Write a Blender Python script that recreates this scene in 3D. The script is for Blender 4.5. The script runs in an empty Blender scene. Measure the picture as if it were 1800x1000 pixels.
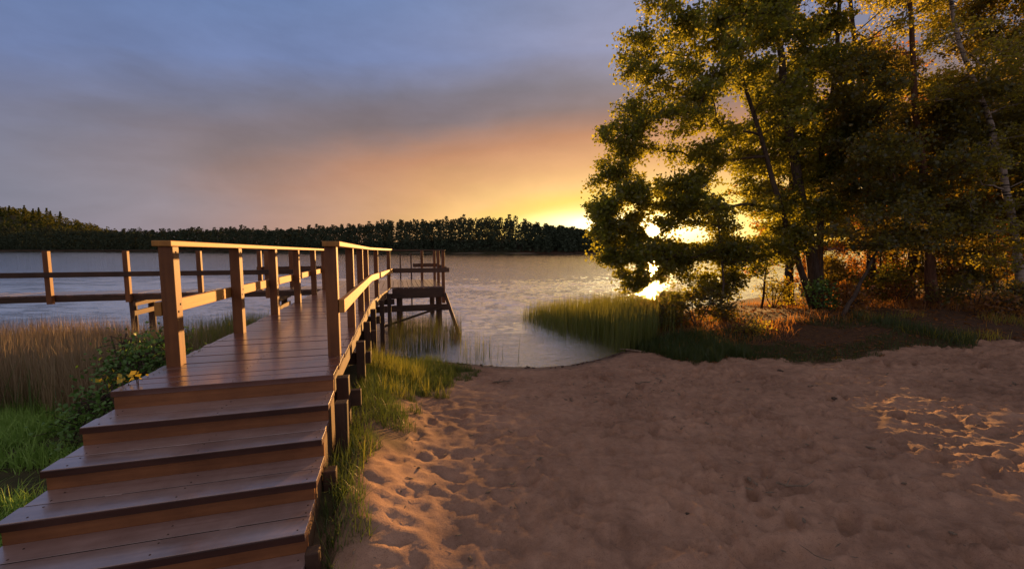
import bpy, math, random
import numpy as np
from mathutils import Vector, noise as mnoise

RNG = np.random.default_rng(7)
random.seed(7)
scn = bpy.context.scene
COL = scn.collection
R = math.radians

# ------------------------------------------------------------------ camera
F, YH = 720.0, 438.0
CAMZ = 2.25
TH = math.atan((500 - YH) / F)
CT, ST = math.cos(TH), math.sin(TH)
cam = bpy.data.cameras.new('camera')
cam.sensor_width = 36
cam.lens = F / 1800 * 36
cam.clip_start = 0.05
cam.clip_end = 6000
co = bpy.data.objects.new('camera', cam)
co.location = (0, 0, CAMZ)
co.rotation_euler = (math.pi / 2 - TH, 0, 0)
COL.objects.link(co)
scn.camera = co


def ray(px, py):
    u = (px - 900) / F
    v = (500 - py) / F
    return Vector((u, CT + v * ST, -ST + v * CT))


def at(px, py, Y):
    d = ray(px, py)
    return Vector((0, 0, CAMZ)) + d * (Y / d.y)


def to_px(P):
    """world points (n,3) -> photo pixels (n,2)"""
    P = np.asarray(P, float)
    x, y, z = P[:, 0], P[:, 1], P[:, 2] - CAMZ
    fwd = y * CT - z * ST
    up = y * ST + z * CT
    fwd = np.maximum(fwd, 1e-3)
    return np.stack([900 + F * x / fwd, 500 - F * up / fwd], 1)


SUN_D = ray(1148, 406).normalized()
SUN_AZ = math.atan2(SUN_D.x, SUN_D.y)
SUN_EL = math.asin(SUN_D.z)

# ------------------------------------------------------------------ render
scn.view_settings.view_transform = 'Standard'
scn.view_settings.look = 'None'
scn.view_settings.exposure = 1.0
scn.view_settings.gamma = 1.0
scn.render.engine = 'CYCLES'
cy = scn.cycles
cy.max_bounces = 8
cy.diffuse_bounces = 3
cy.glossy_bounces = 4
cy.transmission_bounces = 6
cy.transparent_max_bounces = 12
cy.use_denoising = True
cy.sample_clamp_indirect = 4.0


# ------------------------------------------------------------------ node helpers
class NT:
    def __init__(s, tree):
        s.t = tree
        tree.nodes.clear()

    def n(s, typ, **kw):
        nd = s.t.nodes.new(typ)
        for k, v in kw.items():
            if k.startswith('i_'):
                continue
            setattr(nd, k, v)
        return nd

    def l(s, a, b):
        s.t.links.new(a, b)

    def put(s, sock, v):
        if hasattr(v, 'is_output'):
            s.l(v, sock)
        elif v is not None:
            if isinstance(v, (tuple, list)) and len(v) == 3 and sock.type == 'RGBA':
                v = (*v, 1)
            sock.default_value = v

    def math(s, op, a, b=None, c=None, clamp=False):
        nd = s.n('ShaderNodeMath', operation=op, use_clamp=clamp)
        s.put(nd.inputs[0], a)
        if b is not None: s.put(nd.inputs[1], b)
        if c is not None: s.put(nd.inputs[2], c)
        return nd.outputs[0]

    def mix(s, f, a, b, blend='MIX'):
        nd = s.n('ShaderNodeMix', data_type='RGBA', blend_type=blend)
        s.put(nd.inputs[0], f); s.put(nd.inputs[6], a); s.put(nd.inputs[7], b)
        return nd.outputs[2]

    def noise(s, vec, scale, detail=3, rough=.55, dist=0.0):
        nd = s.n('ShaderNodeTexNoise')
        if vec is not None: s.l(vec, nd.inputs['Vector'])
        nd.inputs['Scale'].default_value = scale
        nd.inputs['Detail'].default_value = detail
        nd.inputs['Roughness'].default_value = rough
        nd.inputs['Distortion'].default_value = dist
        return nd.outputs['Fac']

    def ramp(s, f, stops, interp='LINEAR'):
        nd = s.n('ShaderNodeValToRGB')
        cr = nd.color_ramp
        cr.interpolation = interp
        while len(cr.elements) < len(stops):
            cr.elements.new(.5)
        for e, (p, c) in zip(cr.elements, stops):
            e.position = p
            e.color = (*c, 1) if isinstance(c, tuple) else (c, c, c, 1)
        s.put(nd.inputs[0], f)
        return nd.outputs[0]

    def scalevec(s, vec, sc):
        nd = s.n('ShaderNodeVectorMath', operation='MULTIPLY')
        s.l(vec, nd.inputs[0])
        nd.inputs[1].default_value = sc
        return nd.outputs[0]

    def bump(s, h, strength, dist, normal=None):
        nd = s.n('ShaderNodeBump')
        nd.inputs['Strength'].default_value = strength
        nd.inputs['Distance'].default_value = dist
        s.l(h, nd.inputs['Height'])
        if normal is not None: s.l(normal, nd.inputs['Normal'])
        return nd.outputs[0]

    def principled(s, color, rough, normal=None, spec=.5, **kw):
        nd = s.n('ShaderNodeBsdfPrincipled')
        s.put(nd.inputs['Base Color'], color)
        s.put(nd.inputs['Roughness'], rough)
        nd.inputs['Specular IOR Level'].default_value = spec
        if normal is not None: s.l(normal, nd.inputs['Normal'])
        return nd.outputs[0]

    def out(s, sh):
        o = s.n('ShaderNodeOutputMaterial')
        s.l(sh, o.inputs['Surface'])


def mat(name):
    m = bpy.data.materials.new(name)
    m.use_nodes = True
    return m, NT(m.node_tree)


def objcoord(t):
    return t.n('ShaderNodeTexCoord').outputs['Object']


def island(t):
    return t.n('ShaderNodeNewGeometry').outputs['Random Per Island']


def wood(name, c1, c2, axis, rough=.45, wet=.5, coat=0.0):
    """planed timber, grain running along one axis"""
    m, t = mat(name)
    oc = objcoord(t)
    sc = [22.0, 22.0, 22.0]
    sc['xyz'.index(axis)] = 1.3
    v = t.scalevec(oc, tuple(sc))
    rnd = island(t)
    off = t.n('ShaderNodeVectorMath', operation='ADD')
    t.l(v, off.inputs[0])
    cmb = t.n('ShaderNodeCombineXYZ')
    k = t.math('MULTIPLY', rnd, 37.0)
    for i in range(3): t.l(k, cmb.inputs[i])
    t.l(cmb.outputs[0], off.inputs[1])
    g = t.noise(off.outputs[0], 1.0, 5, .6, .6)
    patch = t.noise(oc, 2.3 if not coat else 5.0, 5, .65)
    f = t.math('ADD', t.math('MULTIPLY', g, .65), t.math('MULTIPLY', rnd, .35))
    f = t.math('ADD', f, t.math('MULTIPLY', t.math('SUBTRACT', patch, .5), .8), clamp=True)
    c = t.ramp(f, [(.2, c1), (.8, c2)])
    rr = t.math('ADD', rough - wet * .25, t.math('MULTIPLY', patch, wet * .5), clamp=True)
    nb = t.bump(g, .35, .006)
    sh = t.principled(c, rr, nb, .9 if coat else .4)
    sh.node.inputs['Coat Weight'].default_value = coat
    sh.node.inputs['Coat Roughness'].default_value = .2
    sh.node.inputs['Coat IOR'].default_value = 1.75
    t.out(sh)
    return m


M = {}
DARK, MID = (.035, .017, .010), (.125, .055, .028)
M['deck'] = wood('wet_deck_wood', (.075, .024, .017), (.19, .068, .046), 'x', .30, .30, .9)
M['deck_side'] = wood('wet_platform_wood', (.06, .026, .018), (.15, .064, .045), 'y', .30, .25, .9)
M['tread'] = wood('worn_sheen_tread_wood', (.19, .112, .092), (.42, .29, .255), 'x', .34, .35, 1.0)  # pale base colour also carries the wet sky sheen on the treads
m_, t_ = mat('rusty_iron')
t_.out(t_.principled(t_.ramp(t_.noise(objcoord(t_), 60, 3), [(.3, (.03, .018, .012)), (.7, (.10, .05, .03))]), .6, None, .5))
M['iron'] = m_
m_, t_ = mat('dark_filled_joint')  # dark filler between the two boards of a tread
t_.out(t_.principled(t_.ramp(t_.noise(objcoord(t_), 40, 3), [(.3, (.006, .004, .003)), (.7, (.03, .018, .012))]), .9, None, .1))
M['joint'] = m_
M['shaded_lip'] = wood('shaded_edge_wood', (.030, .011, .008), (.085, .032, .020), 'x', .4, .2)  # dark colour paints the tread lip as the side without sky reflection
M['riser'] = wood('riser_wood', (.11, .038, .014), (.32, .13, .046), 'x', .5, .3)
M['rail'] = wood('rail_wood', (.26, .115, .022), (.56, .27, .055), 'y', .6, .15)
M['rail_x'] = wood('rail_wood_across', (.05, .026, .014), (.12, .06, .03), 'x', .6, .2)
M['post'] = wood('post_wood', (.10, .036, .012), (.27, .105, .030), 'z', .6, .2)
M['pile'] = wood('pile_wood', (.03, .018, .012), (.10, .05, .028), 'z', .7, .2)
M['beam'] = wood('beam_wood', (.03, .018, .012), (.10, .052, .03), 'x', .7, .2)
M['beam_y'] = wood('beam_wood_long', (.06, .035, .02), (.2, .11, .055), 'y', .7, .2)


def bark(name, c1, c2, birch=False):
    m, t = mat(name)
    oc = objcoord(t)
    v = t.scalevec(oc, (9, 9, 1.6))
    g = t.noise(v, 1.5, 5, .65, .4)
    c = t.ramp(g, [(.3, c1), (.7, c2)])
    if birch:
        v2 = t.scalevec(oc, (1.2, 1.2, 9))
        d = t.noise(v2, 1.6, 4, .7)
        c = t.mix(t.ramp(d, [(.52, 0.0), (.6, 1.0)]), c, (.03, .025, .022))
    t.out(t.principled(c, .85, t.bump(g, .8, .03), .2))
    return m


M['bark'] = bark('alder_bark', (.035, .026, .02), (.13, .095, .07))
M['bark_red'] = bark('pine_bark', (.06, .03, .018), (.19, .09, .05))
M['bark_birch'] = bark('birch_bark', (.24, .20, .165), (.45, .38, .31), True)
M['twig'] = bark('dead_wood', (.11, .08, .06), (.3, .23, .16))


def leafmat(name, ca, cb, tr, trf=.5, gloss=.04):
    m, t = mat(name)
    r = island(t)
    c = t.mix(r, ca, cb)
    big = t.noise(t.n('ShaderNodeTexCoord').outputs['Object'], .7, 2)
    c = t.mix(t.math('MULTIPLY', big, .5), c, tuple(min(1, v * 1.5) for v in cb))
    d = t.n('ShaderNodeBsdfDiffuse')
    t.l(c, d.inputs[0])
    tl = t.n('ShaderNodeBsdfTranslucent')
    tc = t.mix(r, tr, tuple(v * .55 for v in tr))
    t.l(tc, tl.inputs[0])
    mx = t.n('ShaderNodeMixShader')
    mx.inputs[0].default_value = trf
    t.l(d.outputs[0], mx.inputs[1]); t.l(tl.outputs[0], mx.inputs[2])
    g = t.n('ShaderNodeBsdfGlossy')
    g.inputs['Roughness'].default_value = .45
    m2 = t.n('ShaderNodeMixShader')
    m2.inputs[0].default_value = gloss
    t.l(mx.outputs[0], m2.inputs[1]); t.l(g.outputs[0], m2.inputs[2])
    t.out(m2.outputs[0])
    return m


M['leaf'] = leafmat('alder_leaf', (.035, .055, .014), (.075, .095, .022), (.58, .56, .045), .58)
M['leaf_dark'] = leafmat('dark_leaf', (.022, .038, .012), (.05, .07, .018), (.50, .38, .035), .52)
M['leaf_gold'] = leafmat('golden_leaf', (.06, .07, .016), (.12, .11, .022), (.74, .64, .05), .6)
M['leaf_bush'] = leafmat('bush_leaf', (.07, .17, .03), (.13, .26, .05), (.07, .13, .022), .3, .05)
M['leaf_yellow'] = leafmat('yellow_leaf', (.5, .38, .03), (.62, .46, .05), (.6, .45, .03), .4, .04)
M['leaf_rust'] = leafmat('rust_leaf', (.09, .055, .018), (.18, .09, .028), (.80, .36, .05), .58)
M['grass'] = leafmat('green_grass', (.045, .085, .018), (.095, .15, .032), (.14, .19, .03), .4, .05)
M['grass_lawn'] = leafmat('meadow_grass', (.21, .38, .065), (.32, .52, .11), (.16, .26, .045), .3, .03)
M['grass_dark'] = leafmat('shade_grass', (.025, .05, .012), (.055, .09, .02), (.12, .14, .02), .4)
M['grass_dry'] = leafmat('dry_grass', (.20, .14, .075), (.42, .32, .19), (.28, .19, .09), .35)
M['rush'] = leafmat('green_rush', (.03, .05, .014), (.07, .09, .024), (.10, .11, .02), .4)
M['grass_brown'] = leafmat('brown_rush', (.05, .035, .018), (.11, .075, .035), (.10, .07, .03), .35)
M['reed'] = leafmat('reed_blade', (.06, .10, .022), (.13, .16, .04), (.34, .34, .05), .5)
M['far'] = leafmat('far_foliage', (.035, .052, .034), (.065, .085, .052), (.05, .04, .012), .25, 0.0)
M['far_pine'] = leafmat('far_conifer', (.04, .06, .02), (.10, .11, .03), (.16, .15, .03), .3, 0.0)


# ------------------------------------------------------------------ object helpers
def link_obj(name, me, m=None, parent=None, smooth=False):
    o = bpy.data.objects.new(name, me)
    if m is not None: me.materials.append(m)
    COL.objects.link(o)
    if parent is not None: o.parent = parent
    if smooth:
        me.polygons.foreach_set('use_smooth', [True] * len(me.polygons))
    return o


def tag(o, label=None, cat=None, group=None, kind=None):
    if label: o['label'] = label
    if cat: o['category'] = cat
    if group: o['group'] = group
    if kind: o['kind'] = kind
    return o


def empty(name, loc, label, cat, group=None, rz=0.0):
    o = bpy.data.objects.new(name, None)
    o.empty_display_size = .2
    o.location = loc
    o.rotation_euler = (0, 0, rz)
    COL.objects.link(o)
    return tag(o, label, cat, group)


def np_mesh(name, V, Q):
    """V (n,3), Q (m,k) constant face size"""
    V = np.ascontiguousarray(V, np.float32)
    Q = np.ascontiguousarray(Q, np.int32)
    me = bpy.data.meshes.new(name)
    k = Q.shape[1]
    me.vertices.add(len(V)); me.vertices.foreach_set('co', V.ravel())
    me.loops.add(Q.size); me.loops.foreach_set('vertex_index', Q.ravel())
    me.polygons.add(len(Q))
    me.polygons.foreach_set('loop_start', np.arange(0, Q.size, k, dtype=np.int32))
    me.update(calc_edges=True)
    return me


class MB:
    def __init__(s):
        s.v, s.f = [], []

    def add(s, vs, fs):
        b = len(s.v)
        s.v += [tuple(v) for v in vs]
        s.f += [tuple(i + b for i in f) for f in fs]

    def box(s, x0, x1, y0, y1, z0, z1):
        s.add([(x0, y0, z0), (x1, y0, z0), (x1, y1, z0), (x0, y1, z0), (x0, y0, z1), (x1, y0, z1), (x1, y1, z1), (x0, y1, z1)],
              [(3, 2, 1, 0), (4, 5, 6, 7), (0, 1, 5, 4), (1, 2, 6, 5), (2, 3, 7, 6), (3, 0, 4, 7)])

    def quadbox(s, corners, z0, z1):
        """corners: 4 xy ccw"""
        s.add([(x, y, z0) for x, y in corners] + [(x, y, z1) for x, y in corners],
              [(3, 2, 1, 0), (4, 5, 6, 7), (0, 1, 5, 4), (1, 2, 6, 5), (2, 3, 7, 6), (3, 0, 4, 7)])

    def beam(s, p0, p1, w, h, up=(0, 0, 1)):
        p0, p1 = Vector(p0), Vector(p1)
        d = (p1 - p0).normalized()
        u = Vector(up)
        r = d.cross(u)
        if r.length < 1e-4: r = Vector((1, 0, 0))
        r.normalize()
        u = r.cross(d).normalized()
        vs = []
        for p in (p0, p1):
            for a, b in ((-1, -1), (1, -1), (1, 1), (-1, 1)):
                vs.append(p + r * (a * w / 2) + u * (b * h / 2))
        s.add(vs, [(0, 1, 2, 3), (7, 6, 5, 4), (0, 4, 5, 1), (1, 5, 6, 2), (2, 6, 7, 3), (3, 7, 4, 0)])

    def tube(s, pts, rad, sides=6, cap=True):
        pts = [Vector(p) for p in pts]
        b = len(s.v)
        n = len(pts)
        for i, p in enumerate(pts):
            d = (pts[min(i + 1, n - 1)] - pts[max(i - 1, 0)])
            if d.length < 1e-6: d = Vector((0, 0, 1))
            d.normalize()
            a = Vector((1, 0, 0)) if abs(d.x) < .8 else Vector((0, 1, 0))
            u = d.cross(a).normalized()
            w = d.cross(u)
            for k in range(sides):
                an = 2 * math.pi * k / sides
                s.v.append(tuple(p + (u * math.cos(an) + w * math.sin(an)) * rad[i]))
        for i in range(n - 1):
            for k in range(sides):
                k2 = (k + 1) % sides
                s.f.append((b + i * sides + k, b + i * sides + k2, b + (i + 1) * sides + k2, b + (i + 1) * sides + k))
        if cap:
            s.f.append(tuple(b + k for k in reversed(range(sides))))
            s.f.append(tuple(b + (n - 1) * sides + k for k in range(sides)))

    def disc(s, c, axis, r, h=.0025, sides=7):
        """a screw or bolt head standing proud of a face"""
        c = Vector(c); a = Vector(axis)
        u = a.cross(Vector((0, 0, 1)) if abs(a.z) < .9 else Vector((1, 0, 0))).normalized()
        w = a.cross(u)
        b = [c + (u * math.cos(6.2832 * k / sides) + w * math.sin(6.2832 * k / sides)) * r for k in range(sides)]
        if not hasattr(s, 'split'): s.split = len(s.f)
        s.add(b + [p + a * h for p in b], [tuple(range(sides, 2 * sides))] + [(k, (k + 1) % sides, sides + (k + 1) % sides, sides + k) for k in range(sides)])

    def build(s, name, m, parent=None, bevel=0.0, smooth=False):
        me = bpy.data.meshes.new(name)
        me.from_pydata(s.v, [], s.f)
        me.update()
        o = link_obj(name, me, m, parent, smooth)
        if hasattr(s, 'split'):
            me.materials.append(M['iron'])
            for p in me.polygons[s.split:]: p.material_index = 1
        if bevel:
            bv = o.modifiers.new('bevel', 'BEVEL')
            bv.width = bevel
            bv.segments = 2
            bv.limit_method = 'ANGLE'
        return o


# ------------------------------------------------------------------ terrain
LAKE = np.array([(-600, 200), (-200, 60), (-60, 15), (-12, 9.5), (-6, 8.7), (-3.2, 8.4), (-1.7, 8.15), (-.9, 7.92), (-.2, 7.72), (.5, 7.68), (1.1, 7.82),
                 (1.7, 8.2), (2.35, 8.8), (2.9, 9.5), (3.3, 10.6), (4.0, 12.0), (5.2, 13.6), (7.6, 16.2), (12, 19.5), (25, 27), (60, 42),
                 (120, 75), (400, 220), (700, 500), (500, 800), (200, 720), (110, 430), (76, 300), (62, 222), (28, 205), (-130, 262),
                 (-300, 330), (-480, 380), (-720, 340)], float)
BEACH = np.array([(-1.05, -30), (-1.0, .5), (-1.05, 2.5), (-1.12, 3.1), (-1.02, 3.4), (-1.3, 4.4), (-1.25, 5.2), (-1.02, 6.2), (-.98, 7.1), (-1.5, 7.7),
                  (-1.6, 12), (2.2, 12), (2.75, 8.6), (3.2, 7.75), (5, 7.1), (6.8, 7.2), (9, 7.4), (11, 7.6), (14, 7.2), (22, 6.4), (60, 2), (60, -30)], float)


def inside(P, poly):
    x, y = P[:, 0], P[:, 1]
    r = np.zeros(len(P), bool)
    n = len(poly)
    for i in range(n):
        x0, y0 = poly[i]; x1, y1 = poly[(i + 1) % n]
        c = (y0 > y) != (y1 > y)
        with np.errstate(divide='ignore', invalid='ignore'):
            xi = (x1 - x0) * (y - y0) / (y1 - y0 + 1e-12) + x0
        r ^= c & (x < xi)
    return r


def dist_poly(P, poly):
    d = np.full(len(P), 1e18)
    n = len(poly)
    for i in range(n):
        a = poly[i]; b = poly[(i + 1) % n]
        ab = b - a
        t = np.clip(((P - a) @ ab) / (ab @ ab), 0, 1)
        q = P - (a + t[:, None] * ab)
        d = np.minimum(d, (q ** 2).sum(1))
    return np.sqrt(d)


def signed(P, poly):
    d = dist_poly(P, poly)
    return np.where(inside(P, poly), d, -d)


def vnoise(P, seed, octs=((1, 1),)):
    """cheap smooth value noise, vectorised"""
    out = np.zeros(len(P))
    for k, (fr, am) in enumerate(octs):
        g = np.random.default_rng(seed + k).random((256, 256))
        q = P * fr + 1000.3
        i = np.floor(q).astype(int)
        f = q - i
        f = f * f * (3 - 2 * f)
        a = g[i[:, 0] % 256, i[:, 1] % 256]; b = g[(i[:, 0] + 1) % 256, i[:, 1] % 256]
        c = g[i[:, 0] % 256, (i[:, 1] + 1) % 256]; e = g[(i[:, 0] + 1) % 256, (i[:, 1] + 1) % 256]
        out += am * ((a * (1 - f[:, 0]) + b * f[:, 0]) * (1 - f[:, 1]) + (c * (1 - f[:, 0]) + e * f[:, 0]) * f[:, 1] - .5)
    return out


def ground_z(P):
    P = np.atleast_2d(np.asarray(P, float))
    s = -signed(P, LAKE)                     # + on land
    fl = np.clip((P[:, 0] - 1.2) / 3.0, 0, 1) * (P[:, 1] < 14) + (P[:, 1] >= 14)
    fl = np.maximum(fl, np.clip((-2.6 - P[:, 0]) / 1.0, 0, 1))
    up = fl * np.minimum(.085 * s, .6) + (1 - fl) * (np.minimum(.085 * s, .33) + .028 * np.clip(s - 3.88, 0, 4.5))
    z = np.where(s > 0, up + .012 * np.clip(s - 7, 0, 60), np.maximum(.11 * s, -1.6))
    z = z + np.where(s > 0, np.clip(s / 1.5, 0, 1), np.clip(-s / 3, 0, 1)) * vnoise(P, 11, ((.35, .10), (.9, .06)))
    # wooded bank to the right and the hill across the lake
    z += .22 * np.exp(-((P[:, 0] - 9) / 5) ** 2 - ((P[:, 1] - 10.5) / 2.4) ** 2) * (s > 0) * np.clip(s / 2, 0, 1)
    jx, jy = (P[:, 0] + 1.43) * .963 + (P[:, 1] - 3.21) * .27, -(P[:, 0] + 1.43) * .27 + (P[:, 1] - 3.21) * .963
    z += .30 * np.exp(-((jx - .05) / .55) ** 2) * np.clip((jy + 1.6) / .8, 0, 1) * np.clip((4.6 - jy) / 1.4, 0, 1) * (jy > -1.6)
    foot = (jx > -1.75) & (jx < .12) & (jy < .1) & (jy > -3)
    z = np.where(foot, np.minimum(z, 1.25 + np.minimum(jy, 0) * .453 - .30), z)
    z = np.where(foot & (jy < -1.5), np.minimum(z, .40), z)
    far = np.clip((P[:, 1] - 120) / 80, 0, 1) * np.clip(s / 60, 0, 1)
    z += far * (4 + 42 * np.exp(-((P[:, 0] + 640) / 130) ** 2 - ((P[:, 1] - 500) / 110) ** 2) + 4 * np.exp(-((P[:, 0] + 30) / 90) ** 2))
    return z


def gz(x, y):
    return float(ground_z([(x, y)])[0])


def axis_coords(a, b, step, lo, hi, grow=1.06):
    mid = list(np.arange(a, b, step))
    up, st = [], step
    v = mid[-1]
    while v < hi:
        st *= grow; v += st; up.append(v)
    dn, st, v = [], step, mid[0]
    while v > lo:
        st *= grow; v -= st; dn.append(v)
    return np.array(dn[::-1] + mid + up)


def build_ground():
    xs = axis_coords(-3.2, 9.0, .032, -1500, 1500, 1.05)
    ys = axis_coords(1.2, 8.4, .032, -60, 1500, 1.05)
    X, Y = np.meshgrid(xs, ys)
    P = np.stack([X.ravel(), Y.ravel()], 1)
    z = ground_z(P)
    sb = signed(P, BEACH) + vnoise(P, 31, ((1.6, .55), (5, .25)))
    sand = np.clip(sb / .22 + .5, 0, 1)
    sl = -signed(P, LAKE)
    # trodden sand: low mounds, scuffs and footprints
    near = (P[:, 0] > -4) & (P[:, 0] < 14) & (P[:, 1] > 0) & (P[:, 1] < 9)
    dry = sand * np.clip((sl - .15) / .8, 0, 1) * near
    rough_ = 1 + .35 * np.clip((P[:, 0] - .3) / 1.2, 0, 1)
    rel = rough_ * vnoise(P, 51, ((1.1, .016), (2.6, .022), (5.5, .026), (11, .026), (23, .016), (41, .009))) * dry
    rng = np.random.default_rng(5)
    prints = []
    for k in range(48):                       # walking trails
        x, y = rng.uniform(-1, 8.5), rng.uniform(1.2, 7.3)
        a = rng.normal(math.pi / 2, .8) if rng.random() < .7 else rng.uniform(0, 6.28)
        for j in range(rng.integers(3, 8)):
            side = .11 * (1 if j % 2 else -1)
            prints.append((x - math.sin(a) * side, y + math.cos(a) * side, a + rng.normal(0, .15), rng.uniform(.10, .15), rng.uniform(.045, .062), rng.uniform(.008, .024)))
            x += math.cos(a) * rng.uniform(.55, .7); y += math.sin(a) * rng.uniform(.55, .7)
            a += rng.normal(0, .12)
    for k in range(720):                      # scuffs and toe holes
        prints.append((rng.uniform(-1, 9), rng.uniform(1.2, 7.4), rng.uniform(0, 6.28), rng.uniform(.05, .2), rng.uniform(.03, .07), rng.uniform(.006, .022)))
    ny, nx = X.shape
    rel2 = rel.reshape(ny, nx)
    for (x, y, a, ln, wd, dp) in prints:
        i0, i1 = np.searchsorted(xs, [x - .4, x + .4]); j0, j1 = np.searchsorted(ys, [y - .4, y + .4])
        dx, dy = X[j0:j1, i0:i1] - x, Y[j0:j1, i0:i1] - y
        u = (dx * math.cos(a) + dy * math.sin(a)) / ln
        v = (-dx * math.sin(a) + dy * math.cos(a)) / wd
        r2 = u * u + v * v
        bowl = -dp * np.exp(-r2 ** 3 * .8) + dp * .5 * np.exp(-((np.sqrt(r2) - 1.45) / .33) ** 2)
        rel2[j0:j1, i0:i1] += bowl * (1 + 1.3 * min(max((x - .3) / 1.2, 0), 1)) * dry.reshape(ny, nx)[j0:j1, i0:i1]
    z = z + rel2.ravel()
    litter = (1 - sand) * (np.clip((P[:, 0] - 2.2) / 1.0, 0, 1))
    V = np.stack([P[:, 0], P[:, 1], z], 1)
    idx = np.arange(nx * ny).reshape(ny, nx)
    Q = np.stack([idx[:-1, :-1].ravel(), idx[:-1, 1:].ravel(), idx[1:, 1:].ravel(), idx[1:, :-1].ravel()], 1)
    me = np_mesh('ground', V, Q)
    for nm, arr in (('sand', sand), ('litter', litter), ('inland', np.clip(sl, -3, 3))):
        at_ = me.attributes.new(nm, 'FLOAT', 'POINT')
        at_.data.foreach_set('value', arr.astype(np.float32))
    m, t = mat('beach_ground')
    oc = objcoord(t)

    def att(n):
        a = t.n('ShaderNodeAttribute'); a.attribute_name = n
        return a.outputs['Fac']
    n1 = t.noise(oc, 1.1, 5, .6); n2 = t.noise(oc, 9, 5, .7); n3 = t.noise(oc, 160, 2, .6); n4 = t.noise(oc, 38, 4, .7)
    sc = t.ramp(t.math('ADD', t.math('MULTIPLY', n1, .5), t.math('MULTIPLY', n2, .5)), [(.34, (.225, .130, .085)), (.66, (.50, .305, .20))])
    sc = t.mix(t.ramp(n3, [(.33, .55), (.45, 0.0)]), sc, (.17, .10, .07))
    sc = t.mix(t.ramp(n4, [(.27, 1.0), (.36, 0.0)]), sc, (.12, .075, .05))
    # wet margin by the water
    wet = t.ramp(t.math('ADD', att('inland'), t.math('MULTIPLY', t.math('SUBTRACT', n2, .5), .5)), [(.05, 1.0), (.34, 0.0)])
    sc = t.mix(wet, sc, (.10, .064, .045))
    soil = t.ramp(n2, [(.3, (.035, .04, .015)), (.7, (.09, .075, .035))])
    lit = t.ramp(t.math('ADD', t.math('MULTIPLY', n2, .6), t.math('MULTIPLY', n4, .4)), [(.35, (.03, .018, .010)), (.65, (.13, .066, .030))])
    c = t.mix(att('litter'), soil, lit)
    bed = t.ramp(n1, [(.3, (.15, .115, .08)), (.7, (.26, .20, .14))])
    c = t.mix(att('sand'), c, sc)
    c = t.mix(t.ramp(att('inland'), [(0.0, 0.0), (.001, 0.0)]) if False else t.math('LESS_THAN', att('inland'), -.15), c, bed)
    rough = t.mix(wet, (.95, .95, .95), (.35, .35, .35))
    h = t.math('ADD', t.math('MULTIPLY', n4, .7), t.math('MULTIPLY', n3, .35))
    nb = t.bump(h, .6, .012)
    t.out(t.principled(c, rough, nb, .25))
    o = link_obj('ground', me, m, None, True)
    tag(o, 'sandy lake beach with footprints running into wooded and grassy banks', 'ground', kind='structure')


build_ground()


def build_water():
    xs = axis_coords(-9, 16, .085, -1600, 1600, 1.05)
    ys = axis_coords(7.4, 26, .05, 6.4, 1500, 1.035)
    X, Y = np.meshgrid(xs, ys)
    P = np.stack([X.ravel(), Y.ravel()], 1)
    sl = signed(P, LAKE)
    amp = np.clip(sl / 5.0, .12, 1) * np.clip(1.3 - P[:, 1] / 120, 0, 1)
    rng = np.random.default_rng(3)
    z = np.zeros(len(P))
    wx = vnoise(P, 77, ((.5, .8),)); wy = vnoise(P, 78, ((.7, 1.0), (1.9, .35)))
    for k in range(30):
        lam = rng.uniform(.14, .55)
        a = rng.normal(math.pi / 2 + .12, .30)
        kx, ky = math.cos(a) * 2 * math.pi / lam, math.sin(a) * 2 * math.pi / lam
        z += lam * .0031 * np.sin(kx * (P[:, 0] + wx) + ky * (P[:, 1] + wy) + rng.uniform(0, 6.28))
    gust = 1 + 1.1 * vnoise(P * np.array([.25, .6]), 79, ((.6, 1), (1.7, .5)))
    z *= amp * np.clip(gust, .25, 2)
    V = np.stack([P[:, 0], P[:, 1], z], 1)
    ny, nx = X.shape
    idx = np.arange(nx * ny).reshape(ny, nx)
    Q = np.stack([idx[:-1, :-1].ravel(), idx[:-1, 1:].ravel(), idx[1:, 1:].ravel(), idx[1:, :-1].ravel()], 1)
    me = np_mesh('water', V, Q)
    m, t = mat('lake_water')
    oc = objcoord(t)
    v = t.scalevec(oc, (.9, 3.4, 1))
    a = t.noise(v, 5.0, 5, .65, .4)
    b = t.noise(t.scalevec(oc, (.16, .55, 1)), 1.0, 5, .65, .2)
    h = t.math('ADD', t.math('MULTIPLY', a, 1.3), t.math('MULTIPLY', b, .8))
    nb = t.bump(h, .5, .045)
    fr = t.n('ShaderNodeFresnel'); fr.inputs['IOR'].default_value = 1.5
    t.l(nb, fr.inputs['Normal'])
    g = t.n('ShaderNodeBsdfGlossy'); g.inputs['Roughness'].default_value = .06
    g.inputs['Color'].default_value = (1, 1, 1, 1)
    t.l(nb, g.inputs['Normal'])
    tr = t.n('ShaderNodeBsdfTransparent'); tr.inputs['Color'].default_value = (.92, .86, .72, 1)
    mx = t.n('ShaderNodeMixShader')
    t.l(t.math('MULTIPLY_ADD', fr.outputs[0], 1.0, .60, clamp=True), mx.inputs[0]); t.l(tr.outputs[0], mx.inputs[1]); t.l(g.outputs[0], mx.inputs[2])
    t.out(mx.outputs[0])
    o = link_obj('water', me, m, None, True)
    tag(o, 'rippled lake water reflecting the blue and orange evening sky', 'water', kind='structure')


build_water()

# ------------------------------------------------------------------ jetty
RZ = math.atan2(.27, .963)
JX, JY, JZ = -1.43, 3.21, 1.25
jet = empty('wooden_jetty', (JX, JY, JZ), 'brown wooden jetty with steps, railings and a T-shaped end platform over the lake', 'jetty', rz=RZ)
SL = -.0085                                 # the deck sinks a little towards the lake


def dz(s):
    return SL * max(s, 0)


def jw(x, y):
    """jetty coordinates -> world xy"""
    c, s_ = math.cos(RZ), math.sin(RZ)
    return JX + c * x - s_ * y, JY + s_ * x + c * y


def jground(x, y):
    return gz(*jw(x, y)) - JZ


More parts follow.
